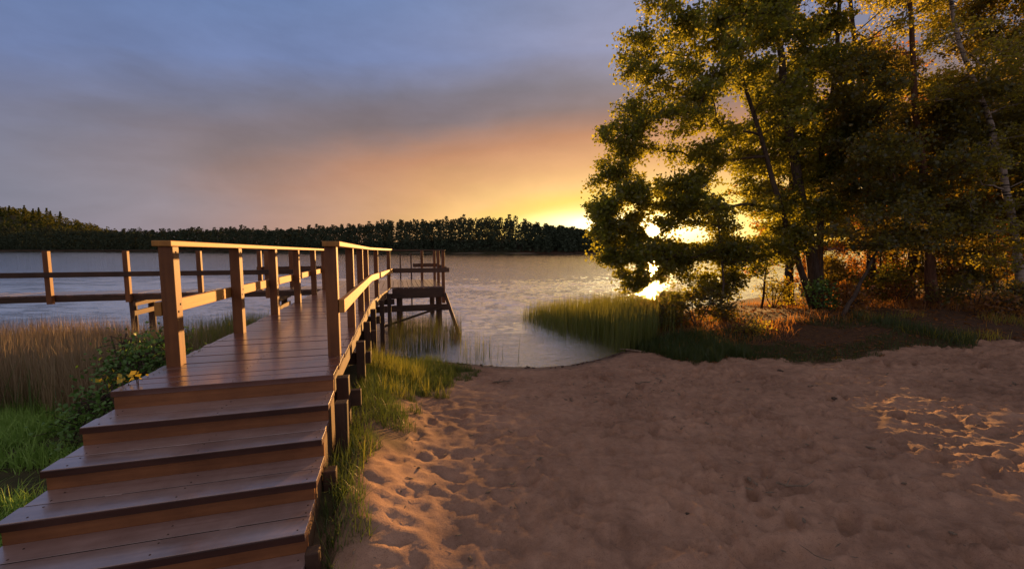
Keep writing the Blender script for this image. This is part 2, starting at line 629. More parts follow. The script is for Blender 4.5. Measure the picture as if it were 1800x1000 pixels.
def right_edge(s):
    return 0.0 if s < 5.1 else (s - 5.1) * .33 / 3.4


S_END = 8.5
rr = random.Random(4)
d = MB()
s = 0.0
pw = .142
while s < S_END - .02:
    e = min(s + pw, S_END)
    a, b = right_edge(s), right_edge(e)
    j = rr.uniform(-.004, .006)
    k = rr.uniform(-.012, .012)
    z = dz(s) + rr.uniform(-.003, .003)
    d.quadbox([(-1.45 + k, s), (a + j, s), (b + j, e - .014), (-1.45 + k, e - .014)], z - .042, z)
    s += pw
for i in range(24):
    for xs_ in (-1.39, -.72, -.06):
        for q_ in (.03, .105):
            y_ = i * pw + q_
            d.disc((xs_ + rr.uniform(-.008, .008), y_, dz(i * pw) + .003), (0, 0, 1), .0055)
d.build('walkway_deck', M['deck'], jet, bevel=.004)

ZP = dz(S_END)
d = MB()
x = -1.46
while x < 1.8:
    z = ZP + rr.uniform(-.003, .003)
    d.box(x, x + .133, S_END + .002, 11.5 + rr.uniform(-.01, .01), z - .042, z)
    x += .142
d.build('platform_deck', M['deck_side'], jet, bevel=.004)
d = MB()
x = -1.47
while x > -16:
    z = ZP + rr.uniform(-.003, .003)
    d.box(x - .133, x, S_END + .05, S_END + 1.02, z - .042, z)
    x -= .142
d.build('side_deck', M['deck_side'], jet, bevel=.004)

# steps
RUN, RISE = .287, .13
for k in range(1, 7):
    s1 = -(k - 1) * RUN
    s0 = -k * RUN
    zt = -k * RISE
    d = MB()
    wl = -1.45 - .012 * k + rr.uniform(-.008, .008)
    wr = rr.uniform(-.004, .012)
    pk = s0 - .022 + .150
    d.box(wl, wr, s0 - .022, pk, zt - .044, zt)
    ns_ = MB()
    ns_.box(wl + .001, wr - .001, s0 - .030, s0 - .0225, zt - .043, zt - .004)  # thin strip added to darken the front lip against the pale tread top
    d.box(wl + .006, wr - .006, pk + .0135, s1 + .0125, zt - .050, zt - .004 + rr.uniform(-.001, .001))
    for xs_ in (-1.37, -.715, -.04):
        for ys_ in (s0 + .012, s0 + .098, pk + .04, pk + .115):
            d.disc((xs_ + rr.uniform(-.008, .008), ys_, zt - (.0 if ys_ < pk else .004)), (0, 0, 1), .0055)
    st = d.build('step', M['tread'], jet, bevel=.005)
    ns_.build('shaded_lip', M['shaded_lip'], st, bevel=.002)
    jd = MB()
    cut = rr.uniform(.25, .75)
    jd.box(wl + .02, wl + cut * 1.4, pk + .001, pk + .0125, zt - .040, zt - .0045)
    jd.box(wl + cut * 1.4 + .08, wr - .02, pk + .001, pk + .0125, zt - .040, zt - .0045)
    jd.build('board_joint', M['joint'], st)
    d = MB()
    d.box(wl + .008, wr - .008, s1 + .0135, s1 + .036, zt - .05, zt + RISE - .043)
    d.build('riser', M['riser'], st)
d = MB()
d.box(-1.52, .006, -6 * RUN + .02, -6 * RUN + .038, -7 * RISE - .1, -6 * RISE - .0485)
d.build('bottom_riser', M['riser'], jet)
for x0, x1 in ((-1.40, -1.34), (-.745, -.685), (-.055, .0)):      # cut stringers below the treads
    d = MB()
    for k in range(1, 7):
        d.box(x0 - .004, x1 - .004, -k * RUN + .039, -(k - 1) * RUN - .001, -.95, -k * RISE - .0485)
    d.build('stringer', M['beam_y'], jet)


def fascia(pts, name='fascia', h=.2, m='beam_y'):
    d = MB()
    for (x0, y0), (x1, y1) in zip(pts[:-1], pts[1:]):
        d.beam((x0, y0, dz(y0) - .045 - h / 2), (x1, y1, dz(y1) - .045 - h / 2), .045, h)
    d.build(name, M[m], jet, bevel=.004)


fascia([(-.06, .04), (-.06, 5.1), (.24, S_END - .03)])
fascia([(-1.39, .04), (-1.39, S_END - .03)])
fascia([(.36, S_END + .03), (1.8, S_END + .03)], h=.27, m='beam')
fascia([(1.77, S_END + .056), (1.77, 11.47)], h=.27)
fascia([(-1.42, 11.47), (1.745, 11.47)], h=.2, m='beam')
fascia([(-16, S_END + .08), (-1.48, S_END + .08)], h=.12, m='beam')
fascia([(-16, S_END + .99), (-1.48, S_END + .99)], h=.12, m='beam')


def post(par, x, y, z0, z1, w=.105, m='post', name='post', tilt=(0, 0), bolts=()):
    d = MB()
    d.beam((x, y, z0), (x + tilt[0], y + tilt[1], z1), w, w, up=(0, 1, 0))
    for bx0, by0, bz0, ax in bolts:
        d.disc((x + bx0 * w / 2, y + by0 * w / 2, bz0), ax, .011, .006)
    return d.build(name, M[m], par, bevel=.006)


# left railing of the walkway: cap on the posts, mid rail nailed to their outer faces
RH = 1.03
yl = [.69, 2.2, 3.73, 5.28, 6.93, 8.35]
d = MB()
d.beam((-1.378, yl[0] - .08, dz(yl[0]) + RH + .024), (-1.372, yl[-1] + .10, dz(yl[-1]) + RH + .024), .138, .048)
lr = d.build('railing', M['rail'], jet, bevel=.006)
for y in yl:
    post(lr, -1.365, y, dz(y) - .30 if y > 2 else dz(y) - .02, dz(y) + RH - .002,
         bolts=[(1, .35, dz(y) + .53, (1, 0, 0)), (1, -.35, dz(y) + .47, (1, 0, 0)), (1, 0, dz(y) + RH - .05, (1, 0, 0))])
d = MB()
d.beam((-1.365 - .053 - .028, yl[0] - .06, dz(yl[0]) + .50), (-1.365 - .053 - .028, yl[-1] + .06, dz(yl[-1]) + .50), .05, .118)
d.build('mid_rail', M['rail'], lr, bevel=.005)

# right railing follows the bend
yr = [.70, 2.25, 3.78, 5.1, 6.3, 8.38]


def xr(y):
    return -.085 + (0 if y < 5.1 else (y - 5.1) * .37 / 3.3)


d = MB()
pp = [(yr[0] - .10), 5.1, yr[-1] + .10]
for a, b in zip(pp[:-1], pp[1:]):
    d.beam((xr(a) + .015, a, dz(a) + RH + .024), (xr(b) + .015, b, dz(b) + RH + .024), .15, .048)
rl = d.build('railing', M['rail'], jet, bevel=.006)
for y in yr:
    post(rl, xr(y), y, dz(y) - .02, dz(y) + RH - .002, .105 if y < 1 else .095)
d = MB()
for a, b in zip([yr[0] - .05, 3.8, 5.1], [3.795, 5.095, yr[-1] + .05]):
    d.beam((xr(a) + .053 + .030, a, dz(a) + .47), (xr(b) + .053 + .030, b, dz(b) + .47), .05, .125)
d.build('mid_rail', M['rail'], rl, bevel=.005)

# railing of the side arm (near edge)
d = MB()
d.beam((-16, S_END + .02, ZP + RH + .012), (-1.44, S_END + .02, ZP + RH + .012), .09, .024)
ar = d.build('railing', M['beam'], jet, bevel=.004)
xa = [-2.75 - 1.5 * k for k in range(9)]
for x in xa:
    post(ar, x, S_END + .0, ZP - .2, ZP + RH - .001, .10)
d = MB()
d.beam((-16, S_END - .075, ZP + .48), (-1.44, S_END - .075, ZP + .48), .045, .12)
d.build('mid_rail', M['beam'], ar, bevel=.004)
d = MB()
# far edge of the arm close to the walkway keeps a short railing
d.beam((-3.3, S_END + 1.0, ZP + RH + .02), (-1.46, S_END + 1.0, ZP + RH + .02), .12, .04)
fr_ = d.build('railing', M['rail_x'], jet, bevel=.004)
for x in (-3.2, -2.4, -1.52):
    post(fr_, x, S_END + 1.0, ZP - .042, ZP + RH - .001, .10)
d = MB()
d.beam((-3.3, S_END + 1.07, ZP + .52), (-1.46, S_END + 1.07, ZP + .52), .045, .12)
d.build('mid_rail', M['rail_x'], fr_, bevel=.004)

# railing round the end platform
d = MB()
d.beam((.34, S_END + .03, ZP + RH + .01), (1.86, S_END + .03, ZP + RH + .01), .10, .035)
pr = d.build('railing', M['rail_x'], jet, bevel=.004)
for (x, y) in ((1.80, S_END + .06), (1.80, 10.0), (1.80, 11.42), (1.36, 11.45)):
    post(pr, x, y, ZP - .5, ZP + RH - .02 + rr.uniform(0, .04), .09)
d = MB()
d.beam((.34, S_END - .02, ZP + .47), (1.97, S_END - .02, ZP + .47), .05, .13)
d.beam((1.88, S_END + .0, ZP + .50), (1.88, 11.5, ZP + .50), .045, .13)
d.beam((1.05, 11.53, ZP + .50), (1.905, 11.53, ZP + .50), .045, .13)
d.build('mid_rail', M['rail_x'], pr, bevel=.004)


# piles, cap beams and braces
def pile(x, y, top, rad=.075, square=False):
    zb = min(jground(x, y), -1.2) - .35
    d = MB()
    if square:
        d.beam((x, y, zb), (x + rr.uniform(-.02, .02), y, top), rad * 2, rad * 2, up=(0, 1, 0))
        return d.build('pile', M['pile'], jet, bevel=.006)
    n = 6
    pts = [(x + rr.uniform(-.008, .008), y + rr.uniform(-.008, .008), zb + (top - zb) * i / n) for i in range(n + 1)]
    d.tube(pts, [rad * rr.uniform(.94, 1.06) for _ in pts], 10)
    return d.build('pile', M['pile'], jet, smooth=False)


for y in (.28, 1.75, 3.2, 4.7, 6.2, 7.7):
    pile(right_edge(y) + .05, y, dz(y) - .10, .05, True)
    pile(-1.50, y, dz(y) - .07, .06, True)
    d = MB()
    d.box(-1.62, right_edge(y) + .17, y + .062, y + .12, dz(y) - .40, dz(y) - .255)
    d.build('cross_beam', M['beam'], jet, bevel=.005)
pile(.062, -.16, -.17, .045, True)
pile(.05, -.62, -.46, .04, True)
pile(.055, -1.2, -.60, .035, True)
for (x, y) in ((.55, 8.75), (1.68, 8.75), (.55, 11.2), (1.68, 11.2), (-1.3, 8.75), (-1.3, 11.2)):
    pile(x, y, ZP - .045 - .02, .09)
for y, zz in ((8.64, -.62), (11.32, -.55)):
    d = MB()
    d.box(.1, 1.95, y - .03, y + .03, ZP + zz - .10, ZP + zz + .08)
    d.build('cross_beam', M['beam'], jet, bevel=.006)
for x in (-2.6, -5.75, -9.9, -13.2):
    pile(x, S_END + .14, ZP - .05, .075)
    pile(x, S_END + .90, ZP - .05, .075)
    d = MB()
    d.box(x + .08, x + .13, S_END - .02, S_END + 1.12, ZP - .30, ZP - .18)
    d.build('cross_beam', M['beam_y'], jet, bevel=.005)
    d = MB()
    d.box(x + .08, x + .13, S_END - .08, S_END + 1.06, ZP - .53, ZP - .41)
    d.build('cross_beam', M['beam_y'], jet, bevel=.005)
d = MB()
d.beam((.08, 8.55, ZP - 1.12), (1.75, 8.58, ZP - .62), .05, .11, up=(0, 1, 0))
d.build('brace', M['beam'], jet, bevel=.004)
d = MB()
d.tube([(1.83, 8.44, ZP - .22), (1.995, 7.58, ZP - .93), (2.16, 6.75, ZP - 1.62)], [.05, .05, .055], 9)
d.build('prop_pole', M['pile'], jet)

# two thin mooring poles behind the platform
for x, y, lab in ((.62, 12.4, 'thin dark mooring pole in the water, left of two behind the platform'),
                  (1.02, 12.6, 'thin dark mooring pole in the water, right of two behind the platform')):
    wx, wy = jw(x, y)
    d = MB()
    d.tube([(0, 0, -.9), (.01, 0, 1.0), (0, .01, 2.05)], [.028, .027, .025], 8)
    d.tube([(0, .01, 2.05), (0, .01, 2.08)], [.033, .033], 8)
    o = d.build('mooring_pole', M['pile'])
    o.location = (wx, wy, 0)
    tag(o, lab, 'pole', 'mooring poles behind the platform')


# ------------------------------------------------------------------ foliage
def leaf_quads(C, size, rng, flat=.25):
    """diamond leaves with random attitude at points C"""
    n = len(C)
    nrm = rng.normal(size=(n, 3)); nrm[:, 2] += flat * 3 * np.sign(rng.random(n) - .2)
    nrm /= np.linalg.norm(nrm, axis=1)[:, None]
    a = rng.normal(size=(n, 3)); a[:, 2] -= .4
    a -= (a * nrm).sum(1)[:, None] * nrm
    a /= np.linalg.norm(a, axis=1)[:, None] + 1e-9
    b = np.cross(nrm, a)
    L = (size * rng.uniform(.65, 1.3, n))[:, None]
    W = L * rng.uniform(.33, .46, n)[:, None]
    up = nrm * L * .14
    V = np.stack([C - a * L * .5, C - a * L * .02 + b * W + up, C + a * L * .5, C - a * L * .02 - b * W + up], 1).reshape(-1, 3)
    Q = np.arange(4 * n).reshape(n, 4)
    return V, Q


def clump_points(c, r, n, rng, flat=.72):
    """leaf positions on twigs that spray out of a clump centre"""
    k = max(5, int(7 + r * 9))
    dirs = rng.normal(size=(k, 3)); dirs[:, 2] = dirs[:, 2] * .8 + .15
    dirs /= np.linalg.norm(dirs, axis=1)[:, None]
    ln = r * rng.uniform(.6, 1.55, k)
    tips = c + dirs * ln[:, None] * np.array([1, 1, flat])
    i = rng.integers(0, k, n)
    t = rng.uniform(.12, 1.0, n) ** .75
    P = c + (tips[i] - c) * t[:, None] + rng.normal(size=(n, 3)) * (.07 + .075 * r) * np.array([1, 1, .8])
    return P, tips


def path_at(path, z):
    for (a, b) in zip(path[:-1], path[1:]):
        if a.z <= z <= b.z:
            return a.lerp(b, (z - a.z) / max(b.z - a.z, 1e-6))
    return path[0].copy() if z < path[0].z else path[-1].copy()


def limb(d, p0, p1, r0, r1, rng, sides=5, n=4, sag=.08):
    L = (p1 - p0).length
    pts, rad = [], []
    for i in range(n + 1):
        t = i / n
        w = math.sin(t * math.pi)
        p = p0.lerp(p1, t) + Vector((rng.normal(0, .03), rng.normal(0, .03), rng.normal(0, .02))) * L * w + Vector((0, 0, sag * L * w))
        pts.append(p); rad.append(r0 + (r1 - r0) * t ** .8)
    d.tube(pts, rad, sides, cap=False)
    return pts


def gap_filter(P, gaps, rng):
    if not gaps: return P
    q = to_px(P)
    keep = np.ones(len(P), bool)
    for (gx, gy, rx, ry, p) in gaps:
        e = ((q[:, 0] - gx) / rx) ** 2 + ((q[:, 1] - gy) / ry) ** 2
        keep &= ~((e < 1 + rng.normal(0, .25, len(P))) & (rng.random(len(P)) < p))
    return P[keep]


def grow(d, paths, clumps, TIPS, base, rng):
    """limbs that branch: every clump hangs on the nearest limb already grown"""
    N, par, plen, isT = [], [], [], []
    for sm, sr in paths:
        for i, (p, r_) in enumerate(zip(sm, sr)):
            if i < len(sm) * .12: continue
            N.append(np.array(p)); par.append(-1); plen.append(0.0); isT.append(r_)
    C = np.array([c[:3] for c in clumps])
    T = np.array(N)
    order = np.argsort(np.linalg.norm(C[:, None] - T[None], axis=2).min(1))
    first = len(N)
    kids = {}
    for ci in order:
        c = C[ci]
        A = np.array(N)
        dv = c - A
        dist = np.linalg.norm(dv, axis=1)
        drop = np.maximum(0, -(dv[:, 2]))                     # limbs rise or run level, seldom fall
        cost = dist + .30 * np.array(plen) + .9 * drop + .12 * np.maximum(0, dist - 1.2)
        k = int(np.argmin(cost))
        N.append(c); par.append(k); plen.append(plen[k] + dist[k]); isT.append(0)
    wgt = np.ones(len(N))
    for i in range(len(N) - 1, first - 1, -1):
        if par[i] >= first: wgt[par[i]] += wgt[i]
    for i in range(first, len(N)):
        k = par[i]
        r0 = .0075 * wgt[i] ** .5 + .004
        r1 = r0 * .75
        if k < first: r0 = min(r0 * 1.25, isT[k] * .75)
        limb(d, Vector(N[k]) - base, Vector(N[i]) - base, r0, r1, rng, 5, 4, .05)
    for c, tips in zip(C, TIPS):
        for tp in tips[:9]:
            limb(d, Vector(c) - base, Vector(tp) - base, .006, .003, rng, 3, 2, .03)


def plant(name, label, cat, group, base, stems, clumps, lm, bm, leaf=.075, per=500, gaps=None, seed=1, crown='crown', trunk='trunk', smooth=True, limbs=True):
    """stems: list of (points, radii); clumps: (n,4) centre + radius. Everything in world space, stored relative to the base"""
    rng = np.random.default_rng(seed)
    base = Vector(base)
    root = empty(name, base, label, cat, group)
    d = MB()
    paths = []
    for pts, rad in stems:
        pts = [Vector(p) for p in pts]
        sm, sr = [], []
        for i in range(len(pts) - 1):
            for j in range(3):
                t = j / 3
                sm.append(pts[i].lerp(pts[i + 1], t) + Vector((rng.normal(0, .012), rng.normal(0, .012), 0)) * (1 if i or j else 0))
                sr.append((rad[i] + (rad[i + 1] - rad[i]) * t) * rng.uniform(.95, 1.06))
        sm.append(pts[-1]); sr.append(rad[-1])
        if rad[0] > .07:
            sr[0] *= 1.45; sr[1] *= 1.08
        d.tube([p - base for p in sm], sr, 9)
        paths.append((sm, sr))
    PP, TIPS = [], []
    for (cx, cy_, cz, r) in clumps:
        c = np.array([cx, cy_, cz])
        n = int(per * (r / .55) ** 2)
        P, tips = clump_points(c, r, n, rng)
        PP.append(P)
        TIPS.append(tips)
    if limbs:
        grow(d, paths, clumps, TIPS, base, rng)
    d.build(trunk, bm, root, smooth=smooth)
    P = np.concatenate(PP)
    P = gap_filter(P, gaps, rng)
    V, Q = leaf_quads(P - np.array(base), leaf, rng)
    me = np_mesh(crown, V, Q)
    link_obj(crown, me, lm, root)
    return root


def poly_clumps(poly, Y, dY, n, rmin, rmax, rng, gaps=None, sep=.6):
    """clump centres through the volume of a crown whose outline at distance Y is given"""
    poly = np.array(poly, float)
    lo, hi = poly.min(0), poly.max(0)
    out = []
    tries = 0
    while len(out) < n and tries < n * 60:
        tries += 1
        q = rng.uniform(lo, hi)
        if not inside(q[None], poly)[0]: continue
        if gaps is not None and any(((q[0] - g[0]) / (g[2] * 1.1)) ** 2 + ((q[1] - g[1]) / (g[3] * 1.2)) ** 2 < 1 for g in gaps): continue
        edge = dist_poly(q[None], poly)[0]
        yy = Y + rng.normal(0, 1) * dY * min(1, .35 + edge / 120)
        r = rng.uniform(rmin, rmax)
        r = min(r, max(.22, (edge + 22) / F * yy))
        c = at(q[0], q[1], yy)
        if c.z - r * .6 < gz(c.x, c.y) + .05: continue
        if any((Vector(o[:3]) - c).length < sep * (r + o[3]) * .62 for o in out): continue
        out.append((c.x, c.y, c.z, r))
    return out


def stem_px(pts, Y, r0, r1, dy=0.0):
    """stem given by photo points at distance Y; first point is set on the ground"""
    P = [at(px, py, Y + dy * i) for i, (px, py) in enumerate(pts)]
    P[0].z = gz(P[0].x, P[0].y) - .05
    n = len(P)
    return P, [r0 + (r1 - r0) * (i / (n - 1)) ** .8 for i in range(n)]


g = np.random.default_rng(21)
SUNGAPS = [(1148, 406, 14, 12, 1.0), (1212, 412, 42, 15, .8), (1165, 508, 26, 9, .6), (1290, 352, 22, 10, .9), (1135, 395, 10, 8, .6),
           (1255, 330, 26, 10, .8), (1240, 245, 22, 12, .75), (1205, 300, 26, 10, .7), (1310, 410, 26, 8, .8), (1110, 470, 12, 8, .8),
           (1290, 200, 26, 14, .6), (1235, 470, 22, 12, .7), (1420, 12, 16, 22, .9), (1512, 36, 22, 10, .9), (1450, 150, 20, 26, .6), (1345, 315, 20, 14, .6)]
OUT1 = [(1150, -420), (1120, -200), (1140, -60), (1150, 10), (1125, 50), (1100, 110), (1092, 150), (1118, 185), (1075, 228), (1090, 262), (1062, 300),
        (1066, 345), (1062, 400), (1068, 445), (1110, 480), (1135, 512), (1280, 515), (1310, 470), (1400, 455), (1480, 380), (1500, 200), (1480, 40), (1500, -200), (1440, -430)]
YA = 12.4
st = [stem_px([(1436, 545), (1425, 430), (1397, 282), (1380, 190), (1374, 100), (1350, -20), (1330, -250), (1310, -430)], YA, .17, .04),
      stem_px([(1432, 545), (1368, 350), (1336, 238), (1300, 120), (1262, 0), (1240, -150)], YA - .3, .085, .025),
      stem_px([(1440, 545), (1440, 400), (1446, 260), (1470, 120), (1480, -60), (1480, -250)], YA + .3, .11, .03)]
cl = poly_clumps(OUT1, YA, 1.0, 290, .34, .66, g, SUNGAPS, .42)
cl += poly_clumps([(1052, 300), (1050, 400), (1058, 455), (1092, 495), (1125, 528), (1280, 528), (1300, 440), (1180, 420), (1110, 300)], YA - .2, .8, 52, .28, .46, g, SUNGAPS, .4)
cl += poly_clumps([(1078, 90), (1098, 200), (1056, 240), (1066, 275), (1044, 320), (1048, 420), (1130, 420), (1150, 100)], YA, .7, 30, .26, .42, g, SUNGAPS, .4)
cl += poly_clumps([(1170, 40), (1160, 200), (1230, 380), (1480, 380), (1490, 60), (1350, -60)], YA + .4, .8, 60, .3, .5, g, SUNGAPS, .35)
tb = st[0][0][0]
plant('alder_tree', 'tall many-stemmed alder at the water edge, sun glowing through its left side', 'tree', 'trees on the right bank',
      tb, st, cl, M['leaf'], M['bark'], .098, 600, SUNGAPS, 31)

# golden backlit tree behind it
YB = 15.5
st = [stem_px([(1530, 535), (1530, 380), (1520, 200), (1500, 60), (1480, -120), (1475, -300)], YB, .14, .03)]
cl = poly_clumps([(1370, -320), (1380, 10), (1400, 120), (1440, 190), (1600, 210), (1690, 120), (1700, -100), (1620, -320)], YB, 1.2, 110, .4, .8, g, SUNGAPS, .5)
plant('alder_tree', 'golden backlit tree high behind the many-stemmed alder, leaves glowing yellow', 'tree', 'trees on the right bank',
      st[0][0][0], st, cl, M['leaf_gold'], M['bark'], .085, 420, SUNGAPS, 32)

# dark broad tree in front
YC = 11.6
st = [stem_px([(1640, 552), (1634, 470), (1628, 350), (1610, 200), (1600, 40), (1590, -150)], YC, .16, .03)]
cl = poly_clumps([(1475, 130), (1475, 250), (1490, 400), (1560, 440), (1660, 450), (1720, 400), (1740, 200), (1720, 130), (1640, 150), (1540, 90)], YC, 1.1, 84, .38, .66, g, [(1590, 200, 40, 30, .7), (1690, 330, 36, 30, .7), (1540, 330, 30, 24, .7), (1650, 420, 30, 14, .7)], .55)
plant('lime_tree', 'dark broad-leaved tree with thick reddish trunk right of the alder', 'tree', 'trees on the right bank',
      st[0][0][0], st, cl, M['leaf_dark'], M['bark_red'], .09, 520, [(1590, 60, 60, 40, .5), (1560, 250, 30, 20, .6)], 33)

# birch with pale leaning trunk
YD = 11.2
st = [stem_px([(1800, 560), (1782, 400), (1762, 300), (1742, 222), (1720, 160), (1686, 75), (1660, -60), (1640, -200)], YD, .10, .03)]
cl = poly_clumps([(1560, -300), (1560, -20), (1610, 90), (1650, 200), (1690, 300), (1700, 460), (1840, 480), (1860, 250), (1900, 0), (1850, -300)], YD - .35, .5, 110, .3, .55, g, None, .5)
plant('birch_tree', 'birch with pale leaning trunk catching the sun near the right edge', 'tree', 'trees on the right bank',
      st[0][0][0], st, cl, M['leaf_gold'], M['bark_birch'], .07, 420, [(1735, 215, 24, 50, .95), (1690, 80, 16, 30, .9)], 34)

YE = 12.6
st = [stem_px([(1850, 560), (1845, 380), (1850, 200), (1840, 0), (1840, -200)], YE, .17, .04)]
cl = poly_clumps([(1720, -200), (1700, 60), (1700, 250), (1680, 400), (1720, 470), (1860, 480), (1990, 400), (2020, 100), (1960, -200)], YE, 1.1, 120, .4, .8, g, None, .5)
plant('lime_tree', 'dark leafy tree filling the right edge behind the leaning birch', 'tree', 'trees on the right bank',
      st[0][0][0], st, cl, M['leaf_dark'], M['bark'], .09, 480, None, 35)

# small trees below the big crowns
st = [stem_px([(1262, 552), (1272, 500), (1268, 440), (1262, 380), (1250, 340)], 11.6, .045, .012)]
cl = poly_clumps([(1130, 420), (1180, 400), (1260, 380), (1340, 410), (1370, 470), (1320, 515), (1200, 505), (1130, 470)], 11.6, .5, 26, .25, .45, g, SUNGAPS)
plant('alder_sapling', 'slim young alder standing right under the glowing sun', 'tree', 'saplings on the right bank',
      st[0][0][0], st, cl, M['leaf'], M['bark'], .075, 380, SUNGAPS, 36)
st = [stem_px([(1478, 566), (1500, 520), (1522, 478), (1545, 435), (1575, 400)], 9.8, .055, .015)]
cl = poly_clumps([(1430, 400), (1490, 372), (1590, 365), (1680, 395), (1690, 440), (1600, 450), (1500, 440)], 9.8, .5, 26, .25, .42, g)
plant('hazel_sapling', 'small tree with dark leaning trunk and flat leafy top before the wood', 'tree', 'saplings on the right bank',
      st[0][0][0], st, cl, M['leaf_dark'], M['bark'], .08, 420, None, 37)
for k, (px, Y, lean, lab) in enumerate(((1338, 14, 10, 'thin sapling stem with rusty leaves left of the alder trunks'),
                                        (1560, 14.5, -12, 'thin sapling with rusty leaves between the alder and the thick trunk'),
                                        (1700, 12.8, 8, 'thin upright sapling just right of the thick reddish trunk'),
                                        (1745, 14.5, -6, 'thin pale sapling in the shade near the right edge'),
                                        (1600, 17, 6, 'thin distant sapling seen left of the thick reddish trunk'))):
    st = [stem_px([(px, 545), (px + lean, 470), (px + lean * 1.3, 400), (px + lean * 2, 330)], Y, .04, .012)]
    cl = poly_clumps([(px - 60, 330), (px + 60, 330), (px + 70, 500), (px - 70, 500)], Y, .6, 13, .22, .4, g)
    plant('sapling', lab, 'tree', 'saplings on the right bank', st[0][0][0], st, cl, M['leaf_rust'], M['bark_red'], .075, 200, SUNGAPS, 40 + k)


def world_tree(name, label, cat, group, x, y, H, Rc, base_f, lm, bm, n, seed, r0=.14, leaf=.1, per=320, gaps=None):
    rng = np.random.default_rng(seed)
    z = gz(x, y)
    tx, ty = rng.normal(0, .4), rng.normal(0, .4)
    pts = [Vector((x, y, z - .1)), Vector((x + tx * .3, y + ty * .3, z + H * .35)), Vector((x + tx * .6, y + ty * .6, z + H * .7)), Vector((x + tx, y + ty, z + H * .98))]
    cl = []
    while len(cl) < n:
        u = rng.uniform(-1, 1, 3)
        if (u ** 2).sum() > 1: continue
        hz = base_f + (1 - base_f) * (u[2] * .5 + .5)
        cl.append((x + tx * hz + u[0] * Rc, y + ty * hz + u[1] * Rc, z + H * hz, rng.uniform(.45, .9) * min(1, Rc / 2.2)))
    return plant(name, label, cat, group, (x, y, z), [(pts, [r0, r0 * .8, r0 * .5, r0 * .12])], cl, lm, bm, leaf, per, gaps, seed)


# the wood behind: single trees going back along the bank
BG = [(10.6, 15.6, 9, 2.2, .30, 'leaf', 'bark'), (13.6, 14.0, 6.5, 2.0, .32, 'leaf_dark', 'bark_red'), (17.3, 19.0, 8, 2.4, .3, 'leaf_rust', 'bark'),
      (17.5, 13.5, 7.5, 2.4, .25, 'leaf_dark', 'bark_red'), (13.4, 18.6, 5.5, 1.8, .35, 'leaf_gold', 'bark'), (20.5, 17.5, 9, 2.8, .2, 'leaf_dark', 'bark'),
      (19.0, 22.0, 13, 3.0, .15, 'leaf_rust', 'bark'), (24.5, 21.5, 12, 3.2, .12, 'leaf_dark', 'bark'), (23.5, 15.0, 11, 3.0, .15, 'leaf_dark', 'bark_red'),
      (29, 25, 13, 3.6, .1, 'leaf_dark', 'bark'), (29, 19, 13, 3.6, .1, 'leaf_dark', 'bark'), (36, 30, 14, 4.4, .08, 'leaf_dark', 'bark'), (36, 23, 14, 4.4, .08, 'leaf_dark', 'bark')]
BGL = ['green tree at the water side of the wood behind the alder', 'dark tree behind the thick reddish trunk, deep in shade', 'rust-lit tree in the wood behind the dark front tree',
       'dark tree with low crown behind the right edge birch', 'gold-lit tree at the back of the wood by the lake', 'dark tall tree deep in the wood on the right',
       'rust-lit tall tree far back in the wood', 'dark distant tree at the back right of the wood', 'dark low-crowned tree at the far right of the wood',
       'large dark tree far back along the right bank, left of the farthest pair', 'large dark tree far back behind the right edge', 'farthest large dark tree along the right bank', 'largest dark tree far back at the right edge']
for k, ((x, y, H, Rc, bf, lm, bm), lab) in enumerate(zip(BG, BGL)):
    world_tree('broadleaf_tree', lab, 'tree', 'trees of the wood behind', x, y, H, Rc, bf, M[lm], M[bm], int(34 + Rc * 6), 60 + k, .15, .10 + .01 * Rc, 260, SUNGAPS)


def bush(label, px, py, Y, w, h, lm, seed, n=12, leaf=.07, per=330, r=(.18, .34), name='bush', cat='bush', group='bushes on the right bank', gaps=None):
    rng = np.random.default_rng(seed)
    b = at(px, py, Y)
    z = gz(b.x, b.y)
    cl, st = [], []
    for i in range(n):
        a = rng.uniform(0, 6.28); q = math.sqrt(rng.random())
        hh = rng.uniform(.25, 1) * h * (1 - .45 * q * q)
        cl.append((b.x + math.cos(a) * q * w, b.y + math.sin(a) * q * w * .7, z + hh, rng.uniform(*r)))
    for i in range(4):
        a = i * 1.6 + rng.random()
        st.append(([Vector((b.x + .04 * math.cos(a), b.y + .04 * math.sin(a), z - .04)), Vector((b.x + .25 * w * math.cos(a), b.y + .25 * w * math.sin(a), z + h * .4)),
                    Vector((b.x + .5 * w * math.cos(a), b.y + .5 * w * math.sin(a), z + h * .8))], [.018, .014, .006]))
    return plant(name, label, cat, group, (b.x, b.y, z), st, cl, lm, M['bark'], leaf, per, gaps, seed, 'foliage', 'stems')


bush('dark rounded bush at the water edge below the glowing sun', 1225, 545, 10.8, .75, .85, M['leaf_dark'], 101, 16)
bush('low dark bush left of the alder trunks', 1270, 552, 10.9, .4, .5, M['leaf_dark'], 102, 9)
bush('small yellow-green bush on the grassy edge before the alder', 1322, 578, 9.2, .24, .30, M['leaf_gold'], 103, 6, .05)
bush('dark green leafy bush hiding the foot of the alder', 1452, 520, 11.2, .36, .9, M['leaf_bush'], 104, 10)
bush('rust-coloured bush behind the leaning trunk', 1500, 545, 11.6, .8, .8, M['leaf_rust'], 105, 12)
bush('rusty low bush between alder and leaning trunk', 1492, 560, 10.4, .45, .5, M['leaf_rust'], 106, 9)
bush('sparse rusty bush left of the thick reddish trunk', 1580, 550, 12.6, .8, .85, M['leaf_rust'], 107, 10)
bush('dark bush right of the thick reddish trunk', 1715, 550, 10.4, .8, .8, M['leaf_dark'], 108, 12)
bush('dark green bush at the right edge of the wood', 1790, 548, 9.6, .7, .8, M['leaf_dark'], 109, 12)
bush('distant rusty thicket bush at the back of the bank', 1460, 520, 14.5, 1.0, 1.2, M['leaf_rust'], 110, 14)
